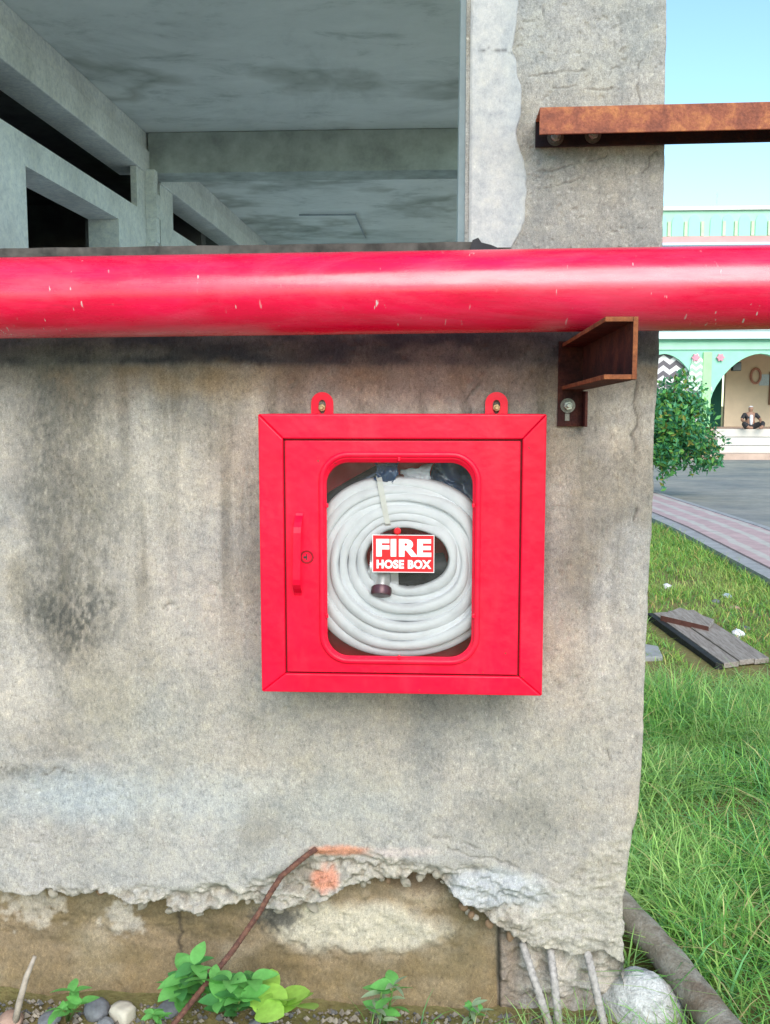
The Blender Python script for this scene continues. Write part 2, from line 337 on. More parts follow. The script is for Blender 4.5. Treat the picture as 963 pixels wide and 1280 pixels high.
def strip(name, x0, x1, h, mat, parent=None, yy=py_):
    V = []; n = len(yy)
    for y in yy:
        g = float(gz(y)); V += [(x0, y, g - .1), (x0, y, g + h), (x1, y, g + h), (x1, y, g - .1)]
    Fc = []
    for i in range(n - 1):
        a = i * 4; b = a + 4
        Fc += [(a, a + 1, b + 1, b), (a + 1, a + 2, b + 2, b + 1), (a + 2, a + 3, b + 3, b + 2)]
    return mesh(name, V, Fc, mat, parent)
path = strip('footpath', 2.80, 3.58, .10, M['paver']); path['kind'] = 'structure'
strip('kerb', 2.64, 2.797, .085, M['kerb'], path); strip('kerb', 3.583, 3.67, .105, M['kerb'], path)
yd = np.concatenate([np.linspace(-4, 9, 14), np.linspace(10, 31, 22)])
V = []
for y in yd: V += [(3.68, y, float(gz(y)) + .012), (60, y, float(gz(y)) + .012)]
mesh('yard', V, [(2 * i, 2 * i + 1, 2 * i + 3, 2 * i + 2) for i in range(len(yd) - 1)], M['yard'])['kind'] = 'structure'

# ------------------------------------------------------------------ the unfinished building
bld = empty('unfinished_building', (0, .2, G), 'grey unfinished concrete building with stained wall, open window and broken plaster at the foot', 'building')
ZE = [-.4, .075, .217, .375, .455, .573, 1.233, 1.749, 2.273, 3.2]; XE = [.452, .452, .448, .462, .477, .482, .488, .494, .487, .48]
def xe(z): return np.interp(z, ZE, XE) + .0035 * fbm(z * 14, z * 0 + 2, 9) + .006 * sst(.5, .3, z) * fbm(z * 45, z * 0, 19)
def pl(px, pts): return np.interp(px, [p[0] for p in pts], [p[1] for p in pts])
EDGE = [(-900, 1110), (0, 1115), (35, 1122), (60, 1112), (85, 1124), (130, 1118), (165, 1130), (200, 1128), (222, 1143), (262, 1139), (300, 1131), (345, 1138), (400, 1128), (425, 1112), (450, 1109), (485, 1101), (520, 1096), (545, 1098), (562, 1118), (590, 1138), (620, 1158), (648, 1176), (672, 1191), (690, 1187), (720, 1197), (750, 1192), (780, 1207), (900, 1210)]
ROUGH = [(-900, 1098), (200, 1112), (330, 1106), (385, 1066), (500, 1072), (560, 1084), (620, 1095), (700, 1100), (745, 1060), (790, 1030), (900, 1000)]
CR = [[(662, 97), (690, 93), (715, 87), (740, 89), (765, 87), (792, 82)], [(690, 112), (720, 108), (745, 111), (775, 113)], [(663, 214), (690, 212), (720, 203), (745, 197), (760, 192)], [(670, 236), (700, 230), (725, 222)],
      [(680, 5), (682, 20)], [(803, 75), (795, 95), (800, 120), (798, 130)], [(804, 215), (812, 200), (822, 190)], [(793, 455), (797, 480), (793, 505), (797, 520), (792, 545), (795, 560), (790, 600), (796, 640), (788, 680)], [(758, 936), (762, 952)], [(590, 520), (585, 500), (600, 480)],
      [(560, 1060), (590, 1072), (630, 1076), (665, 1092), (700, 1104)], [(540, 1045), (575, 1050), (600, 1062)], [(0, 962), (40, 968), (70, 963), (110, 966)], [(205, 762), (220, 750), (232, 745)]]
def crack_d(px, py):
    d = np.full(px.shape, 1e9); wx = px + 4 * fbm(px / 16, py / 16, 71, 2); wy = py + 5 * fbm(px / 14, py / 14, 72, 3)
    for ln in CR:
        for (ax, ay), (bx, by) in zip(ln[:-1], ln[1:]):
            vx, vy = bx - ax, by - ay; t = np.clip(((wx - ax) * vx + (wy - ay) * vy) / (vx * vx + vy * vy), 0, 1)
            d = np.minimum(d, np.hypot(wx - ax - t * vx, wy - ay - t * vy))
    return d
def blob(px, py, cx, cy, rx, ry, soft=.6, s=0, warp=.5, fs=1.0):
    k = fs / max(8, min(rx, ry))
    u = (px - cx) / rx + warp * fbm(px * k, py * k, 100 + s); v = (py - cy) / ry + warp * fbm(px * k, py * k, 200 + s)
    return sst(1 + soft, 1 - soft, np.hypot(u, v))
def wall_surface(x, z, px, py):
    """returns outward recess (metres, + is inward) and colour for every wall vertex"""
    e = pl(px, EDGE) + 5 * fbm(px / 26, py * 0, 31) + 3 * fbm(px / 7, py * 0, 32)
    r = pl(px, ROUGH) + 10 * fbm(px / 40, py * 0 + 5, 33)
    below = sst(-1.5, 4, py - e); rough = sst(-8, 14, py - r) * (1 - below)
    f1 = fbm(x * 5, z * 5, 1); f2 = fbm(x * 40, z * 40, 2); f3 = fbm(x * 90, z * 90, 3, 3)
    y = .004 * f1 + .0012 * f2 + .0008 * f3
    wx, wz = x + .03 * fbm(x * 9, z * 9, 15), z + .02 * fbm(x * 11, z * 11, 16)
    lay = fbm(wx * 10, wz * 24, 4, 5) * 3.2; ter = (np.floor(lay) + sst(.25, .75, lay - np.floor(lay))) / 3.2; chunk = fbm(wx * 30, wz * 38, 6, 5)
    y = y + rough * (1 - .72 * sst(600, 700, px)) * (.006 + .034 * ter + .018 * chunk + .009 * f3)
    right = sst(622, 627, px)
    rec = .085 + .014 * fbm(x * 7, z * 7, 7) + .006 * f2
    cav = blob(px, py, 525, 1112, 48, 20, .5, 8, .3); rec = rec + .05 * cav
    rem = blob(px, py, 440, 1182, 110, 32, .25, 9, .35); rec = rec - .012 * rem
    rec = rec - .05 * sst(1190, 1290, py) * (1 - right)
    rr = .045 + .03 * fbm(x * 16, z * 16, 12) + .02 * chunk
    rec = rec * (1 - right) + rr * right
    y = y + below * rec
    cd_ = crack_d(px, py); ck = sst(1.9, .5, cd_) * sst(-.35, .1, fbm(px / 22, py / 22, 77)); y = y + .004 * ck * (1 - .55 * sst(420, 330, py))
    pit = sst(.52, .62, fbm(x * 60, z * 60, 14, 2)) * .0025; y = y + pit
    # pinholes in the column concrete
    # ---- colour
    C = np.empty(x.shape + (3,)); C[:] = (.352, .326, .304)
    def mx(t, c): nonlocal C; t = np.clip(t, 0, 1)[..., None]; C = C * (1 - t) + np.array(c) * t
    def mu(t, c): nonlocal C; t = np.clip(t, 0, 1)[..., None]; C = C * (1 - t + t * np.array(c))
    big = fbm(x * 2.2, z * 1.7, 41); med = fbm(x * 9, z * 6, 42); st = fbm(x * 26, z * 2.2, 43); sm = fbm(x * 30, z * 24, 44)
    mu(sst(-.1, .5, big), (1.13, 1.11, 1.07)); mu(sst(.1, -.5, big), (.86, .87, .86)); mu(sst(0, .6, med), (.84, .85, .86)); mu(sst(0, .6, -med), (1.1, 1.09, 1.06))
    low = sst(400, 470, py)
    hue = fbm(x * 4.5 + 3, z * 3.6, 111, 5); hu2 = fbm(x * 7 + 8, z * 5, 112, 5); tr = fbm(x * 3 + z * 9, z * 30 - x * 8, 113, 4)
    mx(.55 * sst(.0, .5, hue), (.39, .325, .265)); mx(.5 * sst(.0, .5, -hue), (.32, .325, .33)); mx(.4 * sst(.1, .5, hu2), (.41, .375, .36)); mx(.6 * sst(.08, .5, -hu2), (.22, .195, .16)); mu(.5 * sst(.1, .5, tr), (.88, .88, .88))
    mu(sst(.05, .6, st) * low * sst(900, 700, py), (.60, .59, .57)); mu(sst(.05, .6, -st) * low * sst(900, 700, py), (1.14, 1.13, 1.11)); mu(sst(.1, .6, sm) * .6, (.82, .82, .82)); mu(sst(.1, .6, -sm) * .5, (1.12, 1.12, 1.1))
    # soot and splashed grime under the pipe, with the pipe's shadow painted in
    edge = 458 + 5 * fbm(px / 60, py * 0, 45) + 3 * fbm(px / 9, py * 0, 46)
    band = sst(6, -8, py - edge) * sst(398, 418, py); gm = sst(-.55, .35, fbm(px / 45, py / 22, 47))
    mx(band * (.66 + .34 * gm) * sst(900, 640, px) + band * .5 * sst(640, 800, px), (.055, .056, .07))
    brown = sst(452, 462, py) * sst(505, 468, py); mx(brown * (.35 + .45 * sst(-.3, .4, fbm(px / 38, py / 60, 48))), (.24, .165, .10))
    mx(.45 * blob(px, py, 270, 478, 60, 22, .8, 49), (.36, .25, .14)); mx(.4 * blob(px, py, 115, 490, 40, 26, .8, 50), (.25, .16, .10))
    mx(.6 * blob(px, py, 560, 480, 150, 30, .8, 51), (.15, .115, .09)); mx(.35 * blob(px, py, 640, 490, 50, 70, .8, 52), (.2, .18, .15))
    # long dark run on the left, with its pointed foot
    fine = sst(-.3, .35, fbm(px / 4, py / 7, 53, 5)); fin2 = sst(-.3, .3, fbm(px / 3.2, py / 9, 117, 5) + .5 * fbm(px / 30, py / 40, 118)); mx((.22 + .5 * fin2) * blob(px, py, 88, 640, 56, 200, .8, 114, .7), (.12, .115, .10)); mx(.25 * blob(px, py, 20, 560, 60, 110, .9, 115, .6), (.2, .19, .17))
    mx((.25 + .5 * fine) * blob(px, py, 58, 600, 26, 170, .7, 54, .5), (.12, .118, .11)); mx((.2 + .45 * fine) * blob(px, py, 110, 640, 22, 200, .7, 55, .6), (.17, .16, .14))
    mx((.25 + .7 * fine) * blob(px, py, 90, 772, 56, 44, .7, 56, .6), (.075, .075, .07)); mx((.25 + .5 * fine) * blob(px, py, 72, 838, 12, 40, .7, 57, .6), (.14, .13, .115))
    mx((.2 + .6 * fine) * blob(px, py, 50, 966, 75, 9, .8, 58, .7), (.10, .085, .065)); mx(.4 * blob(px, py, 70, 925, 40, 40, .9, 59), (.25, .20, .16))
    mx(.5 * blob(px, py, 30, 850, 40, 45, .9, 60), (.50, .46, .43)); mx(.5 * blob(px, py, 250, 790, 90, 50, .9, 61), (.47, .43, .395)); mx(.45 * blob(px, py, 200, 590, 60, 80, .9, 62), (.47, .445, .40))
    mx(.4 * blob(px, py, 220, 900, 120, 70, .9, 63), (.29, .29, .265)); mx(.5 * blob(px, py, 200, 1000, 280, 30, .9, 64), (.40, .43, .45)); mx(.4 * blob(px, py, 90, 990, 60, 30, .8, 65), (.36, .41, .45))
    mx(.4 * blob(px, py, 130, 870, 40, 50, .9, 66), (.33, .29, .22)); mx(.35 * blob(px, py, 300, 760, 40, 60, .9, 67), (.40, .33, .27))
    # around and under the cabinet
    mx(.65 * blob(px, py, 535, 915, 26, 62, .8, 68), (.19, .20, .21)); mx(.5 * blob(px, py, 590, 890, 70, 22, .8, 69), (.20, .18, .16)); mx(.35 * blob(px, py, 420, 960, 80, 80, .9, 70), (.33, .31, .26))
    mx(.4 * blob(px, py, 700, 560, 26, 60, .9, 71), (.40, .33, .22)); mx(.6 * blob(px, py, 715, 700, 32, 60, .9, 72), (.20, .165, .12)); mx(.6 * blob(px, py, 655, 1035, 75, 40, .9, 73), (.20, .20, .185))
    mx(.35 * blob(px, py, 620, 930, 60, 60, .9, 74), (.42, .42, .41)); mx(.4 * blob(px, py, 760, 830, 30, 90, .9, 75), (.45, .425, .40)); mx(.3 * blob(px, py, 690, 960, 60, 50, .9, 76), (.28, .28, .26))
    # column above the pipe: greyer
    up = sst(420, 330, py); mu(up, (.90, .94, .96)); mx(up * .35 * blob(px, py, 730, 270, 80, 50, .9, 77), (.24, .23, .20))
    mx(up * .3 * sst(.25, .6, fbm(px / 6, py / 5, 78)), (.16, .15, .14)); mx(up * .35 * sst(.35, .6, fbm(px / 5, py / 4, 79)), (.55, .53, .5))
    mx(ck * .7 * (1 - .4 * up), (.09, .08, .07))
    # lime-washed and broken foot
    foot = sst(1075, 1010, py) ; mx((1 - foot) * .35 * (1 - below), (.42, .41, .40))
    mx(rough * .6, (.40, .365, .31)); mx(rough * (.8 - .5 * sst(600, 700, px)) * sst(.02, .4, chunk + .5 * f3), (.23, .20, .165)); mx(rough * .5 * sst(.1, .5, -chunk), (.46, .43, .38))
    mx(.8 * (1 - below) * blob(px, py, 625, 1112, 66, 24, .35, 80, .35), (.43, .45, .48)); mx(.5 * (1 - below) * blob(px, py, 700, 1150, 50, 40, .7, 81), (.46, .43, .39))
    mx(.85 * (1 - below) * blob(px, py, 425, 1064, 36, 7, .5, 82, .5), (.62, .26, .16)); mx(.85 * (1 - below) * blob(px, py, 408, 1100, 17, 13, .5, 83, .5), (.60, .25, .16)); mx(.6 * (1 - below) * blob(px, py, 500, 1066, 42, 6, .5, 84, .4), (.52, .44, .42))
    Bc = np.empty_like(C); Bc[:] = (.24, .18, .115)
    def bx_(t, c): nonlocal Bc; t = np.clip(t, 0, 1)[..., None]; Bc = Bc * (1 - t) + np.array(c) * t
    bx_(sst(-.2, .4, fbm(x * 8, z * 11, 85)), (.33, .275, .20)); bx_(.7 * sst(-.1, .5, fbm(x * 5, z * 14, 86)), (.15, .115, .06)); bx_(.9 * rem, (.50, .455, .37))
    bx_(.8 * blob(px, py, 25, 1155, 35, 22, .3, 87, .9, 2), (.44, .39, .33)); bx_(.8 * blob(px, py, 140, 1170, 24, 24, .3, 88, .9, 2), (.44, .40, .35)); bx_(.7 * sst(1185, 1260, py) * (1 - right), (.19, .135, .065))
    bx_(.8 * blob(px, py, 340, 1165, 30, 16, .6, 89, .9, 3), (.05, .05, .05)); bx_(.6 * cav, (.14, .075, .035)); bx_(.6 * blob(px, py, 590, 1180, 34, 50, .8, 90), (.13, .105, .055))
    bx_(.9 * right, (.46, .43, .39)); bx_(right * .6 * sst(-.1, .4, chunk), (.24, .20, .165)); bx_(right * .8 * sst(665, 640, px), (.20, .155, .12))
    bx_(.85 * sst(4.5, 0, np.abs(px - 216 - 5 * fbm(py / 12, py * 0, 91))) * sst(1140, 1150, py), (.07, .055, .04)); bx_(.9 * sst(4, 0, np.abs(px - 626)), (.05, .04, .03))
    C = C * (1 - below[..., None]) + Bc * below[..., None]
    return y, C
def wall_grid(name, svals, zvals, mat):
    S_, Z_ = np.meshgrid(svals, zvals)
    E_ = xe(Z_); X_ = np.where(S_ > .3, .3 + (S_ - .3) * (E_ - .3) / .19, S_)
    px, py = toscreen(X_, 0 * X_, Z_); yy, C = wall_surface(X_, Z_, px, py)
    ed = sst(.475, .49, S_); yy = yy + .004 * ed**2
    nb = 5; dy = [.008, .03, .12, .3, .45]                  # the corner returns along the side face
    Xs = np.concatenate([X_] + [E_[:, -1:] + .002 * fbm(Z_[:, -1:] * 30 + k, Z_[:, -1:], 92) for k in range(nb)], 1)
    Ys = np.concatenate([yy] + [yy[:, -1:] * 0 + d for d in dy], 1); Zs = np.concatenate([Z_] + [Z_[:, -1:]] * nb, 1)
    Cs = np.concatenate([C] + [C[:, -1:]] * nb, 1)
    return mesh(name, np.stack([Xs, Ys, Zs], -1).reshape(-1, 3), grid_faces(*Xs.shape), mat, bld, True, Cs.reshape(-1, 3))
sv = np.concatenate([np.linspace(-2.8, -1.2, 60)[:-1], np.linspace(-1.2, .49, 480)])
zv = np.concatenate([np.linspace(-.25, .36, 190)[:-1], np.linspace(.36, 1.735, 260)])
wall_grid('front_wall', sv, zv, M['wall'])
wall_grid('column', np.linspace(.055, .49, 190), np.concatenate([np.linspace(1.70, 2.35, 290)[:-1], np.linspace(2.35, 3.01, 60)]), M['wall'])
# thin smoother plaster layer on the column, peeled along its right edge
PB = [(1e-3 - 300, 650), (0, 649), (24, 647), (51, 643), (63, 640), (79, 646), (106, 653), (138, 651), (166, 647), (205, 657), (237, 660), (276, 657), (296, 650), (308, 641), (340, 630)]
zz = np.linspace(1.752, 3.01, 210); uu = np.linspace(0, 1, 46)
pyz = toscreen(0 * zz + .15, 0 * zz, zz)[1]; rx = np.array([at(np.interp(p, [q[0] for q in PB], [q[1] for q in PB]), p, 0)[0] for p in pyz]) + .006 * fbm(zz * 26, zz * 0, 95, 5)
U, Zp = np.meshgrid(uu, zz); Xp = .064 + U * (rx[:, None] - .064); Yp = -.006 + .0015 * fbm(Xp * 12, Zp * 12, 96) + .0006 * fbm(Xp * 50, Zp * 50, 97)
Yp = Yp + .012 * sst(.97, 1.0, U) + .004 * sst(.05, 0, U)
ppx, ppy = toscreen(Xp, 0 * Xp, Zp)
Cp = np.empty(Xp.shape + (3,)); Cp[:] = (.42, .42, .425); n = fbm(Xp * 9, Zp * 9, 98); Cp *= (1 + .16 * n)[..., None]
t = sst(.5, 1, U + .2 * n)[..., None]; Cp = Cp * (1 - t) + np.array((.38, .395, .41)) * t
ln = np.minimum(np.abs(ppy - 66 - .12 * (ppx - 620) + 6 * fbm(ppx / 12, ppy * 0, 99)), 9) ; t = (sst(2, .5, ln) * sst(595, 605, ppx))[..., None]; Cp = Cp * (1 - .6 * t)
mesh('plaster_layer', np.stack([Xp, Yp, Zp], -1).reshape(-1, 3), grid_faces(*Xp.shape), M['plaster'], bld, True, Cp.reshape(-1, 3))
# jamb, inner strip, sill
MB().box(.060, .47, .02, .25, 1.70, 3.008).build('window_jamb', M['jamb'], bld)
MB().add([(.043, .252, 1.70), (.47, .252, 1.70), (.47, .45, 1.70), (.043, .45, 1.70), (.052, .252, 3.008), (.47, .252, 3.008), (.47, .45, 3.008), (.052, .45, 3.008)], [(3, 2, 1, 0), (4, 5, 6, 7), (0, 1, 5, 4), (1, 2, 6, 5), (2, 3, 7, 6), (3, 0, 4, 7)]).build('window_frame', M['frame_strip'], bld)
o = MB(); n = 60; V = []
for i in range(n + 1):
    x = -1.75 + i * (1.822 / n); zb = 1.738 + .0055 * (x + 1.01); a = .003 * math.sin(i * 1.7) + .002 * math.sin(i * .61)
    V += [(x, -.016 + a, zb), (x, -.018 + a, zb + .019), (x, .27, zb + .021), (x, .27, zb)]
Fq = [(4 * i + k, 4 * i + (k + 1) % 4, 4 * i + 4 + (k + 1) % 4, 4 * i + 4 + k) for i in range(n) for k in range(4)] + [(0, 3, 2, 1), (4 * n, 4 * n + 1, 4 * n + 2, 4 * n + 3)]
fixn(o.add(V, Fq).build('window_sill', M['sill'], bld))
# small broken dark scrap of plaster at the sill corner
fixn(MB().prism([tuple(at(a, b, -.02)) for a, b in [(588, 311), (591, 300), (598, 297), (602, 303), (614, 306), (626, 311), (630, 316), (590, 318)]], (0, .014, 0)).build('plaster_flake', M['dark'], bld))
# solid parts behind the front face
MB().box(-4.5, .40, .16, .25, G - .1, 1.733).build('wall_core', M['inner'], bld)
MB().box(-4.5, -1.752, .0, .158, 1.74, 3.008).box(-4.5, -2.8, .0, .158, G - .1, 1.738).build('side_wall', M['inner'], bld)
MB().box(-1.84, .6, -.03, 9.2, 3.01, 3.17).build('ceiling_slab', M['ceiling'], bld)
MB().box(-4.5, -1.842, -.03, 9.2, 3.01, 3.17).build('side_room_slab', M['shaded_block'], bld)  # dark colour here and on the side room walls paints in the room's shade
MB().box(-4.5, .44, .26, 9, G - .1, G + .06).build('floor_slab', M['inner'], bld)
iw = MB()
for a in [(.255, 1.97, G, 2.53), (1.97, 3.21, 2.40, 2.53), (3.21, 3.56, G, 2.53), (3.56, 3.80, G, 2.53), (4.05, 4.35, G, 2.76), (4.35, 7.7, G, 2.53), (7.7, 9, G, 2.76), (.255, .40, 2.53, 2.76)]: iw.box(-1.92, -1.75, *a)
iw.box(-1.785, -1.75, 3.56, 3.80, 2.53, 2.76)
iw.box(-1.92, -1.76, .255, 9, 2.90, 3.008).build('partition_wall', M['inner'], bld)
bevel(MB().box(-1.925, -1.738, .256, 3.80, 2.762, 2.898).box(-1.925, -1.738, 4.05, 9, 2.762, 2.898).build('lintel', M['inner'], bld), .006)
MB().box(-4.5, -4.35, .26, 9, G, 3.0).box(-4.34, -1.93, 5.9, 6.05, G, 3.0).box(-4.34, -1.93, .27, .33, G, 3.0).box(-1.94, -1.925, .34, 1.95, G, 2.5).box(-1.94, -1.925, 3.22, 5.88, G, 2.5).box(-4.34, -1.945, .34, 5.88, G + .062, G + .07).build('side_room_wall', M['shaded_block'], bld)  # same darkened colour, so the openings look unlit
for ya in (3.802, 8.2): bevel(MB().box(-1.749, .42, ya, ya + .245, 2.77, 3.0085).build('beam', M['beam'], bld), .006)
for ya in (3.80, 8.2): MB().box(.12, .43, ya, ya + .35, G, 2.768).build('pillar', M['inner'], bld)
MB().box(.28, .445, .46, 9, G - .1, .7).build('parapet', M['inner'], bld)
pil = MB()                                                       # rough pilaster edge beside the beam
for k in range(14):
    z0 = 1.8 + k * .07; d = .02 * random.random(); pil.box(-1.749, -1.70 + d, 3.72 + .02 * random.random(), 3.80, z0, z0 + .0695)
pil.build('pilaster', M['inner'], bld)
MB().tube([(-1.2, 6.4, 2.99), (-.72, 6.4, 2.99)], .008, 8).tube([(-.72, 6.4, 2.99), (-.72, 7.6, 2.99)], .008, 8).build('conduit', M['jamb'], bld)
# knobbly aggregate showing in the break
ck_m = []
for k in range(4):
    bm = bmesh.new(); bmesh.ops.create_icosphere(bm, subdivisions=2, radius=1)
    for v in bm.verts: v.co *= 1 + .45 * float(fbm(np.array(v.co.x * 1.4 + k * 7), np.array(v.co.y * 1.4 + v.co.z * 1.1), 300 + k, 3))
    me = bpy.data.meshes.new('plaster_chunk'); bm.to_mesh(me); bm.free(); me.materials.append(M['chunk'] if k else M['chunk_brown']); ck_m.append(me)
for k in range(46):
    pxk = random.choice([random.uniform(390, 575), random.uniform(400, 560), random.uniform(20, 400), random.uniform(575, 700)]); pyk = pl(pxk, EDGE) + random.uniform(-26, 6) * (1 if pxk > 390 else .35)
    rr_ = random.uniform(.005, .014); p = at(pxk, pyk, .02 + random.uniform(-.005, .03)); o = bpy.data.objects.new('plaster_chunk', random.choice(ck_m)); COL.objects.link(o); o.parent = bld
    o.location = Vector(p) - bld.location; o.scale = (rr_ * random.uniform(.8, 1.7), rr_, rr_ * random.uniform(.6, 1.0)); o.rotation_euler = [random.uniform(0, 6.28) for _ in range(3)]
# reinforcing bars bared at the foot of the wall
def rib_bar(pts, r, name, mat, parent, pitch=.013):
    P = [Vector(p) for p in pts]; L = [0]
    for a, b in zip(P[:-1], P[1:]): L.append(L[-1] + (b - a).length)
    n = max(8, int(L[-1] / pitch * 2)); Q = []; R = []
    for i in range(n + 1):
        s = L[-1] * i / n; k = max(j for j in range(len(L)) if L[j] <= s + 1e-9); k = min(k, len(P) - 2)
        Q.append(P[k].lerp(P[k + 1], (s - L[k]) / max(1e-6, L[k + 1] - L[k]))); R.append(r * (1.12 if i % 2 else .94))
    return MB().tube(Q, R, 10).build(name, mat, parent, True)
for pts in ([(653, 1178), (668, 1225), (690, 1290)], [(688, 1186), (693, 1225), (700, 1290)], [(731, 1178), (740, 1215), (756, 1285)]):
    q = [at(pts[0][0], pts[0][1], .03), at(pts[1][0], pts[1][1], -.02), at(pts[2][0], pts[2][1], -.05)]
    rib_bar(q, .0095, 'reinforcing_bar', M['rebar_grey'], bld)

# ------------------------------------------------------------------ red water pipe and its supports
zc = lambda x: 1.6275 + .0080 * (x + .94)
PY = -.19
o = MB().tube([(x, PY, zc(x)) for x in np.linspace(-3.4, 4.4, 60)], .0840, 72).build('water_pipe', M['pipe_red'], None, True)
autosmooth(o, 60); tag(o, 'thick glossy red fire water pipe running across the wall above the hose cabinet', 'pipe')

def bolt(name, c, parent, rw=.017, rn=.011, ln=.02, m1='zinc', washer=True):
    """hex nut and stud pointing at -Y from the point c on a vertical face"""
    c = Vector(c); hx = [(c.x + rn * math.cos(k * math.pi / 3 + .3), c.y - .004, c.z + rn * math.sin(k * math.pi / 3 + .3)) for k in range(6)]
    b = MB().prism(hx, (0, -.009, 0)).tube([c + Vector((0, -.012, 0)), c + Vector((0, -.012 - ln, 0))], rn * .52, 12)
    o = fixn(b.build(name, M[m1], parent)); bevel(o, .001, 1)
    if washer:
        for r, y0 in ((rw, 0), (rw * .8, -.0022)):
            wv = MB().tube([c + Vector((0, y0, 0)), c + Vector((0, y0 - .002, 0))], r, 24); fixn(autosmooth(wv.build('washer', M['washer'], o)))
    return o
# bracket: channel iron standing out from the wall under the pipe, welded to an upright angle
x0, x1 = .276, .331; zb0, zb1 = 1.436, 1.447; H = .104; yf = -.59; T = .0085
br = empty('pipe_bracket', (.30, 0, 1.36), 'rusty channel iron bracket sticking out of the wall under the red pipe', 'bracket')
def sl(y): return zb0 + (zb1 - zb0) * (y / yf)
def slab(x_0, x_1, za, zb_):
    b = MB(); V = []
    for y in (-.008, yf):
        V += [(x_0, y, sl(y) + za), (x_1, y, sl(y) + za), (x_1, y, sl(y) + zb_), (x_0, y, sl(y) + zb_)]
    return b.add(V, [(0, 1, 2, 3), (7, 6, 5, 4), (0, 4, 5, 1), (1, 5, 6, 2), (2, 6, 7, 3), (3, 7, 4, 0)])
ch = slab(x1 - T, x1, 0, H - .0); a = slab(x0, x1 - T, 0, T); b = slab(x0, x1 - T, H - T, H); ch.add(a.v, a.f); ch.add(b.v, b.f)
co_ = fixn(ch.build('channel', M['rust_dark'], br)); co_.data.materials.append(M['rust_lit_edge'])
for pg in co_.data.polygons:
    if pg.normal.y < -.9 or (pg.normal.x < -.9 and pg.center.x + br.location.x < x0 + .004): pg.material_index = 1  # brighter rust paints light onto the front ends and free flange edges
bevel(co_, .0012)
pb = at(697, 533, -.006); pt = at(730, 488, -.006)
ang = MB().box(pb[0], pt[0] - .002, -.0075, .004, pb[2], 1.545).box(pt[0] - .002, pt[0] + .004, -.045, .004, pb[2], 1.433)
bevel(fixn(ang.build('angle_plate', M['rust_dark'], br)), .001)
c = at(710, 507, -.008); bolt('bolt', (c[0], -.0075, c[2]), br, .0165, .0105, .016)
fixn(MB().box(c[0] - .006, c[0] + .004, -.0095, -.0078, c[2] - .034, c[2] - .018).build('slot_edge', M['washer'], br))
# upper channel running out past the wall corner
su = empty('support_channel', (.3, -.05, 2.0), 'rusty brown channel iron bolted to the column top and running out past the corner', 'bracket')
qt = at(675, 134, -.10); qb = at(675, 168, -.10); xl = qt[0]; zt, zl = qt[2], qb[2]; xr = 4.2; tl = .009
def lbox(y0, y1, za, zb_):
    V = []
    for x in (xl, xr):
        dz = tl * (x - xl); V += [(x, y0, za + dz), (x, y1, za + dz), (x, y1, zb_ + dz), (x, y0, zb_ + dz)]
    return V, [(0, 1, 2, 3), (7, 6, 5, 4), (0, 4, 5, 1), (1, 5, 6, 2), (2, 6, 7, 3), (3, 7, 4, 0)]
sc_ = MB(); sc_.add(*lbox(-.10, -.0935, zl, zt)); sc_.add(*lbox(-.0935, -.012, zt - .007, zt)); bk = MB(); bk.add(*lbox(-.012, -.005, zl - .004, zt)); bevel(fixn(bk.build('back_flange', M['rust_shade'], su)), .001)  # back flange coloured darker to paint in the shadow inside the channel
bevel(fixn(sc_.build('channel', M['rust'], su)), .0015)
for p in ((695, 173), (742, 170)): c = at(p[0], p[1], -.02); bolt('bolt', (c[0], -.0125, c[2] + .004), su, .018, .011, .03)

# ------------------------------------------------------------------ fire hose cabinet
cab = empty('hose_cabinet', (-.078, -.1, .783), 'bright red metal fire hose cabinet with a glazed door hung on the concrete wall', 'cabinet')
L_, R_, B_, T_ = -.381, .224, .783, 1.384; D0 = -.200; dl, dr, db, dt = -.3245, .1705, .829, 1.328
body = MB().box(L_ + .002, R_ - .002, -.012, -.010, B_ + .002, T_ - .002)
body.box(L_ + .001, L_ + .003, -.195, -.012, B_ + .001, T_ - .001).box(R_ - .003, R_ - .001, -.195, -.012, B_ + .001, T_ - .001)
body.box(L_ + .003, R_ - .003, -.195, -.012, B_ + .001, B_ + .003).box(L_ + .003, R_ - .003, -.195, -.012, T_ - .003, T_ - .001)
body.build('cabinet_body', M['cab_red'], cab)
g = .00025
for q in ([(L_ + g, B_), (R_ - g, B_), (dr + .004 - g, db - .004), (dl - .004 + g, db - .004)], [(R_, B_ + g), (R_, T_ - g), (dr + .004, dt + .004 - g), (dr + .004, db - .004 + g)],
          [(R_ - g, T_), (L_ + g, T_), (dl - .004 + g, dt + .004), (dr + .004 - g, dt + .004)], [(L_, T_ - g), (L_, B_ + g), (dl - .004, db - .004 + g), (dl - .004, dt + .004 - g)]):
    bevel(fixn(MB().prism([(a, D0, b) for a, b in q], (0, .012, 0)).build('frame_rail', M['cab_red'], cab)), .0032, 3)
fixn(MB().box(dl - .02, dl + .006, D0 + .014, D0 + .016, db - .01, dt + .01).box(dr - .006, dr + .02, D0 + .014, D0 + .016, db - .01, dt + .01).box(dl + .006, dr - .006, D0 + .014, D0 + .016, dt - .006, dt + .02).box(dl + .006, dr - .006, D0 + .014, D0 + .016, db - .02, db + .006).build('door_stop', M['seam'], cab))
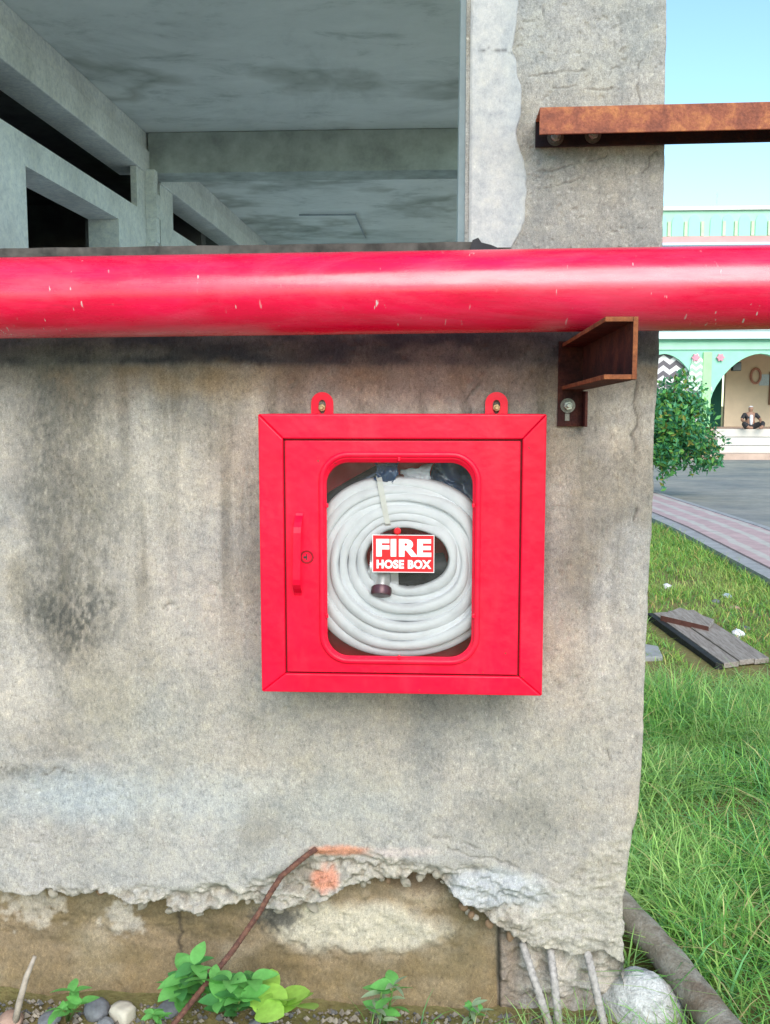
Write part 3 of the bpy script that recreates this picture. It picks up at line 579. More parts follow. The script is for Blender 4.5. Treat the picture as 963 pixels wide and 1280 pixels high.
# door sheet with its rounded window
wl, wr, wb, wt, wrad = -.236, .071, .866, 1.281, .046
def rrect(l, r, b, t, rad, n=10):
    P = []
    for cx, cz, a0 in ((r - rad, t - rad, 0), (l + rad, t - rad, 90), (l + rad, b + rad, 180), (r - rad, b + rad, 270)):
        for k in range(n + 1): a = math.radians(a0 + 90 * k / n); P.append((cx + rad * math.cos(a), cz + rad * math.sin(a)))
    return P
inn = rrect(wl, wr, wb, wt, wrad); mid = rrect(wl - .012, wr + .014, wb - .012, wt + .020, wrad + .012)
def outer(p, l, r, b, t, n=10):
    P = []
    for (cx, cz), a0 in zip(((r, t), (l, t), (l, b), (r, b)), (0, 90, 180, 270)):
        for k in range(n + 1): P.append((cx, cz))
    return P
outp = []
for i, (x, z) in enumerate(mid):                       # push the loop out to the door's rectangle, corners to corners
    s = i // 11; k = i % 11; cx, cz = ((dr, dt), (dl, dt), (dl, db), (dr, db))[s]
    t = k / 10
    ax = [(dr, z), (x, dt), (dl, z), (x, db)][s]; bx = [(x, dt), (dl, z), (x, db), (dr, z)][s]
    outp.append((cx, cz) if k == 5 else (ax if k < 5 else bx))
N = len(mid); yd0 = D0 - .001
V = [(x, yd0, z) for x, z in outp] + [(x, yd0, z) for x, z in mid] + [(x, yd0 - .0025, z) for x, z in rrect(wl - .006, wr + .007, wb - .006, wt + .010, wrad + .006)] + [(x, yd0 + .006, z) for x, z in inn] + [(x, yd0 + .012, z) for x, z in outp]
Fq = []
for i in range(N):
    j = (i + 1) % N
    for a in (0, 1, 2): Fq.append((a * N + i, a * N + j, (a + 1) * N + j, (a + 1) * N + i))
    Fq.append((4 * N + i, 4 * N + j, j, i)); Fq.append((3 * N + i, 3 * N + j, 4 * N + j, 4 * N + i))
door = mesh('door', V, Fq, M['cab_red'], cab)
bm = bmesh.new(); bm.from_mesh(door.data); bmesh.ops.remove_doubles(bm, verts=bm.verts[:], dist=1e-5); bmesh.ops.dissolve_degenerate(bm, edges=bm.edges[:], dist=1e-6); bmesh.ops.recalc_face_normals(bm, faces=bm.faces[:]); bm.to_mesh(door.data); bm.free()
bevel(door, .0022, 3)
# beaded rim round the window
def sweep_loop(loop, prof, y):
    V = []; n = len(loop); k = len(prof)
    for i, (x, z) in enumerate(loop):
        px_, pz_ = loop[i - 1]; nx, nz = loop[(i + 1) % n]; t = Vector((nx - px_, nz - pz_)).normalized(); out = Vector((t.y, -t.x))
        for a, b in prof: V.append((x + out.x * a, y + b, z + out.y * a))
    return V, [(i * k + j, i * k + (j + 1) % k, ((i + 1) % n) * k + (j + 1) % k, ((i + 1) % n) * k + j) for i in range(n) for j in range(k)]
prof = [(.0065 * math.cos(a), .0045 * math.sin(a)) for a in np.linspace(0, 2 * math.pi, 11)[:-1]]
fixn(mesh('window_rim', *sweep_loop(rrect(wl - .011, wr + .012, wb - .011, wt + .018, wrad + .011), prof, yd0 - .0015), M['cab_red'], door, True))
fixn(mesh('glass_pane', [(x, yd0 + .007, z) for x, z in rrect(wl - .003, wr + .003, wb - .003, wt + .003, wrad)] + [(x, yd0 + .009, z) for x, z in rrect(wl - .003, wr + .003, wb - .003, wt + .003, wrad)],
     [tuple(range(N)), tuple(range(2 * N - 1, N - 1, -1))] + [(i, (i + 1) % N, N + (i + 1) % N, N + i) for i in range(N)], M['pane'], door))
for p in ((499, 574), (592, 632), (409, 632), (409, 770), (499, 822), (592, 770)):
    c = at(p[0], p[1], yd0 - .006); bevel(MB().box(c[0] - .0028, c[0] + .0028, yd0 - .0072, yd0 - .002, c[2] - .0045, c[2] + .0045).build('rim_clip', M['cab_red'], door), .0015)
# strap handle
hx = at(370, 700, yd0 - .03)[0]; zt_, zb_ = at(371, 643, yd0)[2], at(371, 742, yd0)[2]
hp = [(zt_ + .004, -.001), (zt_ - .002, -.004), (zt_ - .014, -.020), (zt_ - .024, -.029), (zt_ - .036, -.032), (zb_ + .036, -.032), (zb_ + .024, -.029), (zb_ + .014, -.020), (zb_ + .002, -.004), (zb_ - .004, -.001)]
V = []
for z, y in hp:
    tw = .004 * (z - zb_) / (zt_ - zb_)
    V += [(hx - .0085 + tw, yd0 + y, z), (hx + .0085 + tw, yd0 + y, z), (hx + .0085 + tw, yd0 + y + .004, z), (hx - .0085 + tw, yd0 + y + .004, z)]
n = len(hp); Fq = [(4 * i + k, 4 * i + (k + 1) % 4, 4 * i + 4 + (k + 1) % 4, 4 * i + 4 + k) for i in range(n - 1) for k in range(4)] + [(0, 1, 2, 3), (4 * n - 4, 4 * n - 3, 4 * n - 2, 4 * n - 1)]
bevel(fixn(mesh('handle', V, Fq, M['cab_red'], door)), .0012)
c = at(384, 696, yd0)
lk = MB().tube([(c[0], yd0 + .001, c[2]), (c[0], yd0 - .004, c[2])], .0105, 24); lk = autosmooth(fixn(lk.build('lock', M['cab_red'], door)))
MB().box(c[0] - .0012, c[0] + .0012, yd0 - .0046, yd0 - .0041, c[2] - .007, c[2] + .007).box(c[0] - .007, c[0] - .0014, yd0 - .0046, yd0 - .0041, c[2] - .003, c[2] + .002).build('keyhole', M['dark'], door)
fixn(mesh('lock_collar', *MB().tube([(c[0] + .0125 * math.cos(a), yd0 - .001, c[2] + .0125 * math.sin(a)) for a in np.linspace(0, 2 * math.pi, 25)], .0022, 6).__dict__.values(), M['seam'], door))
# lugs the cabinet hangs by
for cxp in (403, 621):
    top = at(cxp, 490, -.008); lx, lz = top[0], top[2]; hw = .0255; zc_ = lz - hw
    out_ = [(lx + hw * math.cos(a), zc_ + hw * math.sin(a)) for a in np.linspace(0, math.pi, 15)] + [(lx - hw, 1.386), (lx + hw, 1.386)]
    # keyhole slot as a real hole: ring of quads between outline and slot
    ang_ = np.linspace(0, 2 * math.pi, 33)[:-1]; V = []
    for a in ang_:
        dx, dz = math.cos(a), math.sin(a)
        if dz >= 0: ox, oz = hw * dx, hw * dz
        else:
            s = min(hw / max(1e-6, abs(dx)), (zc_ - 1.380) / abs(dz)); ox, oz = dx * s, dz * s
        V.append((lx + ox, -.010, zc_ + oz)); V.append((lx + .0085 * dx, -.010, zc_ - .004 + (.012 if dz > 0 else .020) * dz))
    n = len(ang_); V2 = [(x, -.007, z) for x, y, z in V]
    Fq = [(2 * i, 2 * i + 1, 2 * ((i + 1) % n) + 1, 2 * ((i + 1) % n)) for i in range(n)]; Fq += [tuple(q + 2 * n for q in f) for f in Fq]
    Fq += [(2 * i, 2 * ((i + 1) % n), 2 * ((i + 1) % n) + 2 * n, 2 * i + 2 * n) for i in range(n)] + [(2 * i + 1, 2 * ((i + 1) % n) + 1, 2 * ((i + 1) % n) + 1 + 2 * n, 2 * i + 1 + 2 * n) for i in range(n)]
    lug = fixn(mesh('hanging_lug', V + V2, Fq, M['cab_red'], cab))
    bolt('bolt', (lx, -.004, zc_ - .010), lug, .01, .009, .012, 'brass', False)
# sign on the glass
sy = yd0 - .004; s0 = at(466.5, 714.5, sy); s1 = at(542.5, 669.5, sy)
sg = MB().box(s0[0], s1[0], sy, sy + .003, s0[2], s1[2]).build('sign', M['sign_red'], cab)
def text(body, x0, x1, z0, z1, y, mat, parent, bold=.035):
    cu = bpy.data.curves.new('lettering', 'FONT'); cu.body = body; cu.size = 1; cu.offset = bold; cu.space_character = 1.08; cu.extrude = .0; cu.resolution_u = 6
    to = bpy.data.objects.new('lettering_tmp', cu); COL.objects.link(to); bpy.context.view_layer.update()
    dg = bpy.context.evaluated_depsgraph_get(); me = bpy.data.meshes.new_from_object(to.evaluated_get(dg)); bpy.data.objects.remove(to)
    co = np.empty(len(me.vertices) * 3); me.vertices.foreach_get('co', co); co = co.reshape(-1, 3); mn = co.min(0); mxx = co.max(0)
    X = x0 + (co[:, 0] - mn[0]) / (mxx[0] - mn[0]) * (x1 - x0); Z = z0 + (co[:, 1] - mn[1]) / (mxx[1] - mn[1]) * (z1 - z0)
    fcs = [tuple(p.vertices) for p in me.polygons]; bpy.data.meshes.remove(me)
    return mesh('lettering', np.stack([X, X * 0 + y, Z], -1), fcs, mat, parent)
a = at(470.5, 695.5, sy); b = at(539.5, 674, sy); text('FIRE', a[0], b[0], a[2], b[2], sy - .0012, M['sign_white'], sg, .05)
a = at(471, 710.5, sy); b = at(539.5, 700, sy); text('HOSE BOX', a[0], b[0], a[2], b[2], sy - .0012, M['sign_white'], sg, .05)
bw = MB(); t_ = .0012                                     # thin white border
bw.box(s0[0], s1[0], sy - .0008, sy, s0[2] - t_, s0[2]).box(s0[0], s1[0], sy - .0008, sy, s1[2], s1[2] + t_).box(s0[0] - t_, s0[0], sy - .0008, sy, s0[2] - t_, s1[2] + t_).box(s1[0], s1[0] + t_, sy - .0008, sy, s0[2] - t_, s1[2] + t_).build('sign_border', M['sign_white'], sg)
c = at(497, 664, sy); autosmooth(fixn(MB().tube([(c[0], sy + .004, c[2]), (c[0], sy - .003, c[2]), (c[0], sy - .006, c[2])], [.0075, .0075, .004], 16).build('sign_pin', M['sign_red'], cab)))

# ------------------------------------------------------------------ the hose inside
hy = -.125
hc = at(501, 708, -.16)
hose = empty('fire_hose', (hc[0], hy, hc[2]), 'white canvas fire hose rolled up in a flat coil behind the glass', 'hose')
turns = 7.4; npt = 760; prof = []
for k in range(16):                                       # flattened tube: radial half .0098, axial half .036
    a = 2 * math.pi * k / 16; ca, sa = math.cos(a), math.sin(a)
    prof.append((.0108 * math.copysign(abs(ca)**.55, ca), .040 * math.copysign(abs(sa)**.42, sa)))
ci = at(512, 698, -.16); V = []
for i in range(npt + 1):
    t = i / npt; th = math.radians(200) + 2 * math.pi * turns * t
    A = .088 + t * .119; Bq = .067 + t * .130; ccx = ci[0] + (hc[0] - ci[0]) * t; ccz = ci[2] + (hc[2] - ci[2] - .004) * t
    wob = .0012 * math.sin(3 * th + 9 * t) + .001 * math.sin(5 * th + 4)
    sq = .92; cs, sn_ = math.cos(th), math.sin(th)
    x = ccx + (A + wob) * math.copysign(abs(cs)**sq, cs); z = ccz + (Bq + wob) * math.copysign(abs(sn_)**sq, sn_)
    yo = .007 * math.sin(th * .5 + 2.1) + .005 * math.sin(1.7 * th) + .012 * (t - .5)
    d = Vector((math.cos(th), math.sin(th)))
    kk = .5 * (.0163 * abs(cs) + .0178 * abs(sn_)) * 1.12 / .0108
    for a, b in prof:
        a *= kk; V.append((x + d.x * a, hy + yo + b + .003 * a / .01, z + d.y * a))
K = len(prof); Fq = [(i * K + k, i * K + (k + 1) % K, (i + 1) * K + (k + 1) % K, (i + 1) * K + k) for i in range(npt) for k in range(K)] + [tuple(range(K)), tuple(npt * K + k for k in range(K))]
fixn(mesh('hose_coil', V, Fq, M['hose'], hose, True))
yq = -.158
def P(px, py, y=yq): return Vector(at(px, py, y))
autosmooth(fixn(MB().tube([P(498, 712, -.14), P(532, 712, -.14), P(556, 708, -.13)], [.034, .034, .031], 28).build('rubber_cuff', M['rubber'], hose)))
for x in (508, 518, 528): autosmooth(fixn(MB().tube([P(x, 712, -.14), P(x + 3, 712, -.14)], .0355, 28).build('binding', M['rubber'], hose)))
autosmooth(fixn(MB().tube([P(464, 709, -.14), P(468, 709, -.14), P(468, 709, -.14), P(490, 711, -.14), P(490, 711, -.14), P(499, 711, -.14)], [.036, .036, .031, .031, .039, .039], 30).build('coupling', M['chrome'], hose)))
autosmooth(fixn(MB().tube([P(480, 708, -.152), P(479, 722, -.17), P(477, 738, -.182)], [.016, .0165, .0165], 24).build('coupling_lug', M['chrome'], hose)))
autosmooth(fixn(MB().tube([P(477, 736, -.180), P(476.5, 742, -.187), P(476.3, 744, -.1885)], [.0225, .0225, .020], 28).build('lug_cap', M['cap_purple'], hose)))
autosmooth(fixn(MB().tube([P(480, 690, -.15), P(480, 668, -.150)], [.016, .018], 20).build('coupling_lug', M['chrome'], hose)))
s = [(473.5, 594), (475, 602), (477, 615), (479.5, 628), (482, 642), (485, 655), (486.5, 663)]
V = []
for i, (a, b) in enumerate(s):
    yy = -.172 if 0 < i < 6 else -.150
    V += [tuple(P(a - 3.4, b, yy)), tuple(P(a + 3.4, b - .6, yy)), tuple(P(a + 3.4, b - .6, yy + .0015)), tuple(P(a - 3.4, b, yy + .0015))]
fixn(mesh('tie_strap', V, [(4 * i + k, 4 * i + (k + 1) % 4, 4 * i + 4 + (k + 1) % 4, 4 * i + 4 + k) for i in range(6) for k in range(4)] + [(0, 1, 2, 3), (24, 25, 26, 27)], M['strap'], hose))
nz = empty('hose_nozzle', at(440, 620, -.08), 'dark metal hose nozzle lying slanted behind the top left of the coil', 'nozzle')
autosmooth(fixn(MB().tube([P(398, 640, -.10), P(440, 612, -.10), P(478, 588, -.10)], [.026, .022, .017], 24).build('barrel', M['gunmetal'], nz)))
autosmooth(fixn(MB().tube([P(478, 588, -.10), P(482, 585.5, -.10), P(488, 582, -.10)], [.021, .021, .016], 24).build('tip', M['chrome'], nz)))
def crumple(name, q, y, mat, label, cat, amp=.012, n=14, sd=0):
    U, W = np.meshgrid(np.linspace(0, 1, n), np.linspace(0, 1, n)); q = [np.array(at(a, b, y)) for a, b in q]
    Pm = ((1 - U) * (1 - W))[..., None] * q[0] + (U * (1 - W))[..., None] * q[1] + (U * W)[..., None] * q[2] + ((1 - U) * W)[..., None] * q[3]
    Pm[..., 1] += amp * fbm(U * 5, W * 5, sd, 3); Pm[..., 0] += amp * .5 * fbm(U * 4 + 9, W * 4, sd + 3); Pm[..., 2] += amp * .5 * fbm(U * 4, W * 4 + 5, sd + 4)
    o = mesh(name, Pm.reshape(-1, 3), grid_faces(n, n), mat, None, True); m = o.modifiers.new('solid', 'SOLIDIFY'); m.thickness = .0012
    return tag(o, label, cat)
crumple('plastic_sheet', [(470, 578), (500, 578), (492, 606), (468, 600)], -.155, M['blue_plastic'], 'small blue plastic scrap above the hose coil beside the strap', 'plastic sheet', .012, 12, 5)
crumple('plastic_sheet', [(545, 575), (600, 575), (600, 640), (538, 602)], -.10, M['blue_plastic'], 'dark blue plastic sheet in the top right corner of the hose cabinet', 'plastic sheet', .02, 16, 9)
crumple('plastic_bag', [(500, 588), (541, 578), (536, 606), (508, 600)], -.135, M['poly'], 'pale see-through plastic wrap crumpled on top of the hose coil', 'plastic bag', .014, 12, 15)

# ------------------------------------------------------------------ green arcade across the yard
FY = 31.7
arc = empty('arcade_building', (10, FY, -.44), 'mint green arcaded building with pointed arches and pink bands across the yard', 'building')
def fx(px, y=FY): return float(at(px, 480, y)[0])
def fz(py, y=FY): return float(at(890, py, y)[2])
zfl = fz(536); ztop = fz(414)
arches = [(714, 56), (830, 47), (950, 61), (1075, 58), (1200, 58), (1325, 58)]
zs_, za_ = fz(500), fz(442)
def arch_pts(cx, hw, n=10):                                # from the left foot over the point to the right foot
    xl_, xr_, xc = fx(cx - hw), fx(cx + hw), fx(cx); L = [(xl_, zfl), (xl_, zs_)]
    for k in range(1, n + 1):
        t = k / n; L.append((xl_ + (xc - xl_) * t**1.35, zs_ + (za_ - zs_) * math.sin(t * math.pi / 2)**.95 * (.93 + .07 * t)))
    Rr = [(xl_ + xr_ - x, z) for x, z in L[:-1]][::-1]
    return L + Rr
xA, xB = fx(600), fx(1430)
loop = [(xA, zfl)]
for cx, hw in arches: loop += arch_pts(cx, hw)
loop += [(xB, zfl), (xB, ztop), (xA, ztop)]
def fill(loop, y0, y1, name, mat, parent):
    bm = bmesh.new(); vs = [bm.verts.new((x, y0, z)) for x, z in loop]; es = [bm.edges.new((vs[i], vs[(i + 1) % len(vs)])) for i in range(len(vs))]
    r = bmesh.ops.triangle_fill(bm, use_beauty=True, edges=es); fs = [g_ for g_ in r['geom'] if isinstance(g_, bmesh.types.BMFace)]
    ex = bmesh.ops.extrude_face_region(bm, geom=fs); bmesh.ops.translate(bm, vec=(0, y1 - y0, 0), verts=[v for v in ex['geom'] if isinstance(v, bmesh.types.BMVert)])
    bmesh.ops.recalc_face_normals(bm, faces=bm.faces[:]); bm.verts.ensure_lookup_table(); bm.verts.index_update()
    V = [tuple(v.co) for v in bm.verts]; Fq = [tuple(v.index for v in f.verts) for f in bm.faces]; bm.free()
    return mesh(name, V, Fq, mat, parent)
fill(loop, FY, FY + .35, 'arcade_wall', M['mint'], arc)
MB().box(xA, xB, FY - .06, FY - .002, fz(437), fz(428)).build('beam_band', M['mint_light'], arc)
MB().box(xA, xB, FY - .35, FY + .3, ztop + .002, fz(412)).box(xA, xB, FY - .30, FY - .003, fz(424), ztop).build('cornice', M['cornice'], arc)
MB().box(xA, xB, FY + .002, FY + .35, fz(411.9), fz(306)).build('upper_wall', M['mint'], arc)
MB().box(xA, xB, FY - .3, FY + .35, fz(308), fz(304.8)).build('blue_ledge', M['blue_band'], arc)
MB().box(xA, xB, FY - .12, FY + .3, fz(304.6), fz(296)).build('pink_band', M['pink_band'], arc)
MB().box(xA, xB, FY - .04, FY + .3, fz(295.9), fz(263.5)).build('parapet', M['mint_light'], arc)
MB().box(xA, xB, FY - .14, FY + .34, fz(263.3), fz(258.5)).build('coping', M['coping'], arc)
z0_, z1_ = fz(295.5), fz(266); xs0 = 820
for k in range(-2, 22):                                    # shallow blind arches along the parapet
    cxp = xs0 + 20.5 * k + (6 if k % 4 == 3 else 0); a0, a1 = fx(cxp - 7), fx(cxp + 7); xm = (a0 + a1) / 2; zsp = z0_ + (z1_ - z0_) * .55
    pts = [(a1, z0_), (a1, zsp)] + [(xm + (a1 - xm) * math.cos(t * math.pi / 2), zsp + (z1_ - .06 - zsp) * math.sin(t * math.pi / 2)) for t in (.25, .5, .75, 1)] + [(xm - (a1 - xm) * math.cos(t * math.pi / 2), zsp + (z1_ - .06 - zsp) * math.sin(t * math.pi / 2)) for t in (.75, .5, .25)] + [(a0, zsp), (a0, z0_)]
    fixn(MB().prism([(x, FY - .042, z) for x, z in pts], (0, -.03, 0)).build('blind_arch', M['mint_pale'], arc))
    MB().box(fx(cxp + 8.2), fx(cxp + 11.8), FY - .10, FY - .042, z0_, z0_ + (z1_ - z0_) * .62).build('colonnette', M['yellow_col'], arc)
MB().tube([(fx(889), FY + .1, fz(258)), (fx(889), FY + .1, fz(238))], .012, 6).build('aerial', M['zinc'], arc)
for cxp in (772, 883, 1013): # slim pilasters between the arches
    bevel(MB().box(fx(cxp - 5.5), fx(cxp + 5.5), FY - .09, FY - .002, zfl, fz(440)).build('pilaster', M['green_col'], arc), .02)
for cxp in (868, 899): # painted flowers
    cxx, czz = fx(cxp), fz(447); pts = []
    for k in range(24): r = .11 * (1 + .22 * math.cos(6 * k * 2 * math.pi / 24)); pts.append((cxx + r * math.cos(k * math.pi / 12), FY - .004, czz + r * math.sin(k * math.pi / 12)))
    fixn(MB().prism(pts, (0, -.1, 0)).build('flower_boss', M['pink_flower'], arc))
# zigzag screen closing one arch, and the leaf-shaped panel beside it
ap = arch_pts(830, 47); fill([(x, z) for x, z in ap], FY + .16, FY + .22, 'zigzag_screen', M['chevron_black'], arc)
lf = [(870, 441), (877, 449), (883, 460), (888, 475), (891, 491), (884, 492), (872, 489), (862, 486), (860, 474), (862, 458), (865, 446)]
fixn(MB().prism([(fx(a), FY - .005, fz(b)) for a, b in lf], (0, -.05, 0)).build('leaf_panel', M['chevron_green'], arc))
BY = FY + 3.0
MB().box(fx(907, BY), fx(1430, BY), BY, BY + .2, zfl, fz(400, BY)).build('veranda_wall', M['cream'], arc)
MB().box(fx(700, BY), fx(904, BY), BY + .1, BY + .3, zfl, fz(400, BY)).build('veranda_door', M['dark_green'], arc)
MB().box(xA, xB, FY + .36, BY + .3, fz(430), fz(426)).build('veranda_ceiling', M['cream'], arc)
MB().box(xA, xB, FY - .05, BY + .4, -.6, zfl - .002).build('plinth', M['plinth_pink'], arc)
for k in range(3):
    za, zb2 = fz(536 + 10 * k), fz(545.6 + 10 * k); bevel(MB().box(fx(893), xB, FY - .35 - .3 * k, FY - .052, zb2 - .0, za).build('step', M['plinth'], arc), .015)
MB().box(xA, xB, FY - 1.7, FY - .06, -.6, fz(564)).build('apron', M['plinth_pink'], arc)
bevel(MB().box(fx(921), fx(932), FY + .5, FY + .75, fz(463), fz(452)).build('loudspeaker', M['black_plastic'], arc), .02)
rg_ = [(fx(944, BY) + .17 * math.cos(a), BY - .05, fz(470, BY) + .26 * math.sin(a)) for a in np.linspace(0, 2 * math.pi, 21)]
MB().tube(rg_, .045, 8).build('wall_ring', M['red_ring'], arc)
MB().box(fx(949, BY), fx(961, BY), BY - .04, BY - .003, fz(482, BY), fz(468, BY)).build('notice_board', M['pale_blue'], arc)
wn = MB().box(fx(961.5, BY), fx(985, BY), BY - .06, BY - .003, fz(506, BY), fz(465, BY)).build('window', M['brown_frame'], arc)
MB().box(fx(963.5, BY), fx(983, BY), BY - .075, BY - .061, fz(503, BY), fz(468, BY)).build('pane', M['dark_green'], wn)

# seated person on the top step
pc = np.array([fx(937), FY - .2, zfl])
def skin_body(name, joints, edges, mat, parent=None, loc=(0, 0, 0)):
    me = bpy.data.meshes.new(name); me.from_pydata([j[0] for j in joints], edges, []); o = bpy.data.objects.new(name, me); COL.objects.link(o); o.location = loc
    m = o.modifiers.new('skin', 'SKIN'); m.use_smooth_shade = True
    for v, j in zip(me.skin_vertices[0].data, joints): v.radius = (j[1], j[1])
    me.skin_vertices[0].data[0].use_root = True; s = o.modifiers.new('sub', 'SUBSURF'); s.levels = 1; s.render_levels = 2; me.materials.append(mat)
    if parent: o.parent = parent
    return o
J = [((0, 0, .11), .13), ((0, -.02, .32), .14), ((0, -.03, .47), .13), ((0, -.04, .56), .055), ((0, -.06, .66), .095), ((0, -.05, .73), .07),
     ((-.19, -.03, .47), .06), ((-.30, -.10, .30), .048), ((-.24, -.30, .22), .04), ((-.20, -.36, .20), .04), ((.19, -.03, .47), .06), ((.31, -.10, .31), .048), ((.27, -.30, .24), .04), ((.24, -.36, .22), .04),
     ((-.14, -.06, .10), .10), ((-.30, -.36, .20), .075), ((-.16, -.46, .05), .055), ((-.02, -.46, .05), .045), ((.14, -.06, .10), .10), ((.34, -.34, .22), .075), ((.24, -.50, .05), .055), ((.14, -.54, .05), .045)]
Ed = [(0, 1), (1, 2), (2, 3), (3, 4), (4, 5), (2, 6), (6, 7), (7, 8), (8, 9), (2, 10), (10, 11), (11, 12), (12, 13), (0, 14), (14, 15), (15, 16), (16, 17), (0, 18), (18, 19), (19, 20), (20, 21)]
per = skin_body('person', J, Ed, M['skin'], None, pc)
tag(per, 'person in black and white clothes sitting cross-legged on the veranda step', 'person')
skin_body('jacket', [((0, 0, .13), .14), ((0, -.01, .32), .152), ((0, -.02, .47), .142), ((-.19, -.03, .475), .075), ((-.29, -.09, .32), .062), ((.19, -.03, .475), .075), ((.30, -.09, .33), .062)], [(0, 1), (1, 2), (2, 3), (3, 4), (2, 5), (5, 6)], M['clothes_dark'], per)
skin_body('shirt_front', [((0, -.135, .12), .05), ((0, -.145, .32), .065), ((0, -.145, .48), .055)], [(0, 1), (1, 2)], M['clothes_white'], per)
skin_body('trousers', [((0, -.02, .10), .13), ((-.14, -.07, .10), .11), ((-.30, -.36, .20), .085), ((-.18, -.45, .07), .065), ((.14, -.07, .10), .11), ((.34, -.34, .22), .085), ((.25, -.48, .07), .065)], [(0, 1), (1, 2), (2, 3), (0, 4), (4, 5), (5, 6)], M['clothes_dark'], per)
skin_body('cap', [((0, -.05, .70), .098), ((0, -.04, .76), .075)], [(0, 1)], M['clothes_white'], per)

# ------------------------------------------------------------------ clipped tree by the path
def leaf_cloud(pts, size, colf, name, parent, mat):
    n = len(pts); V = np.zeros((n, 4, 3)); C = np.zeros((n, 4, 3))
    for i, p in enumerate(pts):
        a = Vector(RNG.normal(size=3)).normalized(); b = a.orthogonal().normalized(); b = Matrix.Rotation(RNG.uniform(0, 6.28), 3, a) @ b; c = a.cross(b)
        s = size * RNG.uniform(.6, 1.35); p = Vector(p)
        V[i] = [p - b * s, p + c * s * .42 + a * s * .12, p + b * s, p - c * s * .42 + a * s * .12]; C[i] = colf(p)
    f = np.arange(n * 4).reshape(n, 4); f = np.concatenate([f[:, [0, 1, 2]], f[:, [0, 2, 3]]])
    return mesh(name, V.reshape(-1, 3), f, mat, parent, False, C.reshape(-1, 3))
TY = 14.6; tb = np.array([float(at(812, 560, TY)[0]), TY, float(gz(TY)) + .05])
tree = empty('clipped_tree', tb, 'small bushy dark green tree beside the striped footpath', 'tree')
cc = np.array(at(833, 532, TY)); trunk = MB()
trunk.tube([tb - np.array([0, 0, .1]), tb + np.array([.03, 0, .3]), tb + np.array([.05, .03, .7]), cc], [.055, .045, .04, .02], 10)
ends = []
for k in range(16):
    d = Vector(RNG.normal(size=3)).normalized(); e = Vector(cc) + Vector((d.x * .75, d.y * .75, d.z * .6)); trunk.tube([tb + np.array([.04, .02, .5]), (Vector(cc) * .6 + e * .4), e], [.025, .015, .005], 6); ends.append(e)
spr = [[(870, 535), (890, 534), (908, 548)], [(872, 540), (885, 552), (898, 562)], [(860, 560), (880, 572), (899, 578)], [(868, 556), (888, 560), (906, 556)], [(826, 575), (828, 592), (830, 606)], [(845, 478), (850, 470), (853, 466)]]
pts = []
for ln in spr:
    q = [Vector(at(a, b, TY - .3)) for a, b in ln]; trunk.tube([Vector(cc)] + q, [.02, .01, .008, .004], 6)
    for _ in range(46):
        t = RNG.uniform(.0, 1.98); i = int(t); pts.append(q[i].lerp(q[i + 1], t - i) + Vector(RNG.normal(size=3) * .055))
trunk.build('trunk', M['bark'], tree, True)
cl = [Vector(cc) + Vector((d[0] * .62, d[1] * .62, d[2] * .55)) for d in (RNG.normal(size=(34, 3)) / 1.55)] + ends
cl = [c for c in cl if (c - Vector(cc)).length < .98] + [Vector(at(a, b, TY - .2)) for a, b in ((826, 500), (832, 520), (838, 492), (845, 505), (860, 508), (872, 520), (850, 540), (828, 560), (868, 545))]
for c in cl:
    R0 = RNG.uniform(.18, .34)
    for _ in range(170):
        d = Vector(RNG.normal(size=3)).normalized() * (R0 * RNG.uniform(.55, 1.1)); pts.append(c + d)
GR = [(.06, .25, .09), (.10, .32, .08), (.045, .20, .11), (.17, .38, .08), (.085, .29, .14)]
def gcol(p):
    c = np.array(GR[RNG.integers(len(GR))]) * RNG.uniform(.75, 1.3)
    if RNG.random() < .06: c = np.array((.28, .28, .06))
    return c
leaf_cloud(pts, .056, gcol, 'crown', tree, M['foliage'])

# ------------------------------------------------------------------ old board, slab, scraps on the grass
bd = empty('old_board', atz(885, 790, 0), 'weathered grey plank board lying in the grass with a dark edge', 'board')
gq = lambda a, b, h=.03: np.array(atz(a, b, G + h))
A0, A1, A2, A3 = gq(817, 766, .05), gq(905, 829, .05), gq(962, 822, .05), gq(868, 762, .05)   # back-left, front-left, front-right, back-right
for k in range(3):
    t0, t1 = k / 3 + .006, (k + 1) / 3 - .006
    q = [A0 + (A3 - A0) * t0, A0 + (A3 - A0) * t1, A1 + (A2 - A1) * t1, A1 + (A2 - A1) * t0]; dz = np.array([0, 0, .006 * (k % 2)])
    bevel(fixn(MB().prism([tuple(p + dz) for p in q], (0, 0, -.03)).build('plank', M['plank'], bd)), .003)
nrm = (A1 - A0) / np.linalg.norm(A1 - A0); lft = np.array([-.045, 0, 0])
bevel(fixn(MB().prism([tuple(A0 + lft), tuple(A0 - np.array([.004, 0, 0])), tuple(A1 - np.array([.004, 0, 0])), tuple(A1 + lft)], (0, 0, -.10)).build('edge_rail', M['plank_dark'], bd)), .004)
B0, B1, B2, B3 = gq(826, 769, .085), gq(886, 783, .085), gq(893, 774, .085), gq(850, 759, .085)
bevel(fixn(MB().prism([tuple(p) for p in (B0, B1, B2, B3)], (0, 0, -.026)).build('loose_plank', M['plank'], bd)), .003)
fixn(MB().prism([tuple(p) for p in (B0 + (0, -.004, -.001), B0 + (0, -.001, -.001), B1 + (0, -.001, -.001), B1 + (0, -.004, -.001))], (0, 0, -.04)).build('batten', M['plank_red'], bd))
q = [gq(795, 822, .04), gq(829, 820, .04), gq(823, 807, .04), gq(795, 803, .04)]
tag(bevel(fixn(MB().prism([tuple(p) for p in q], (0, 0, -.08)).build('concrete_slab', M['kerb'])), .008), 'small grey concrete slab half hidden behind the wall corner on the grass', 'slab')
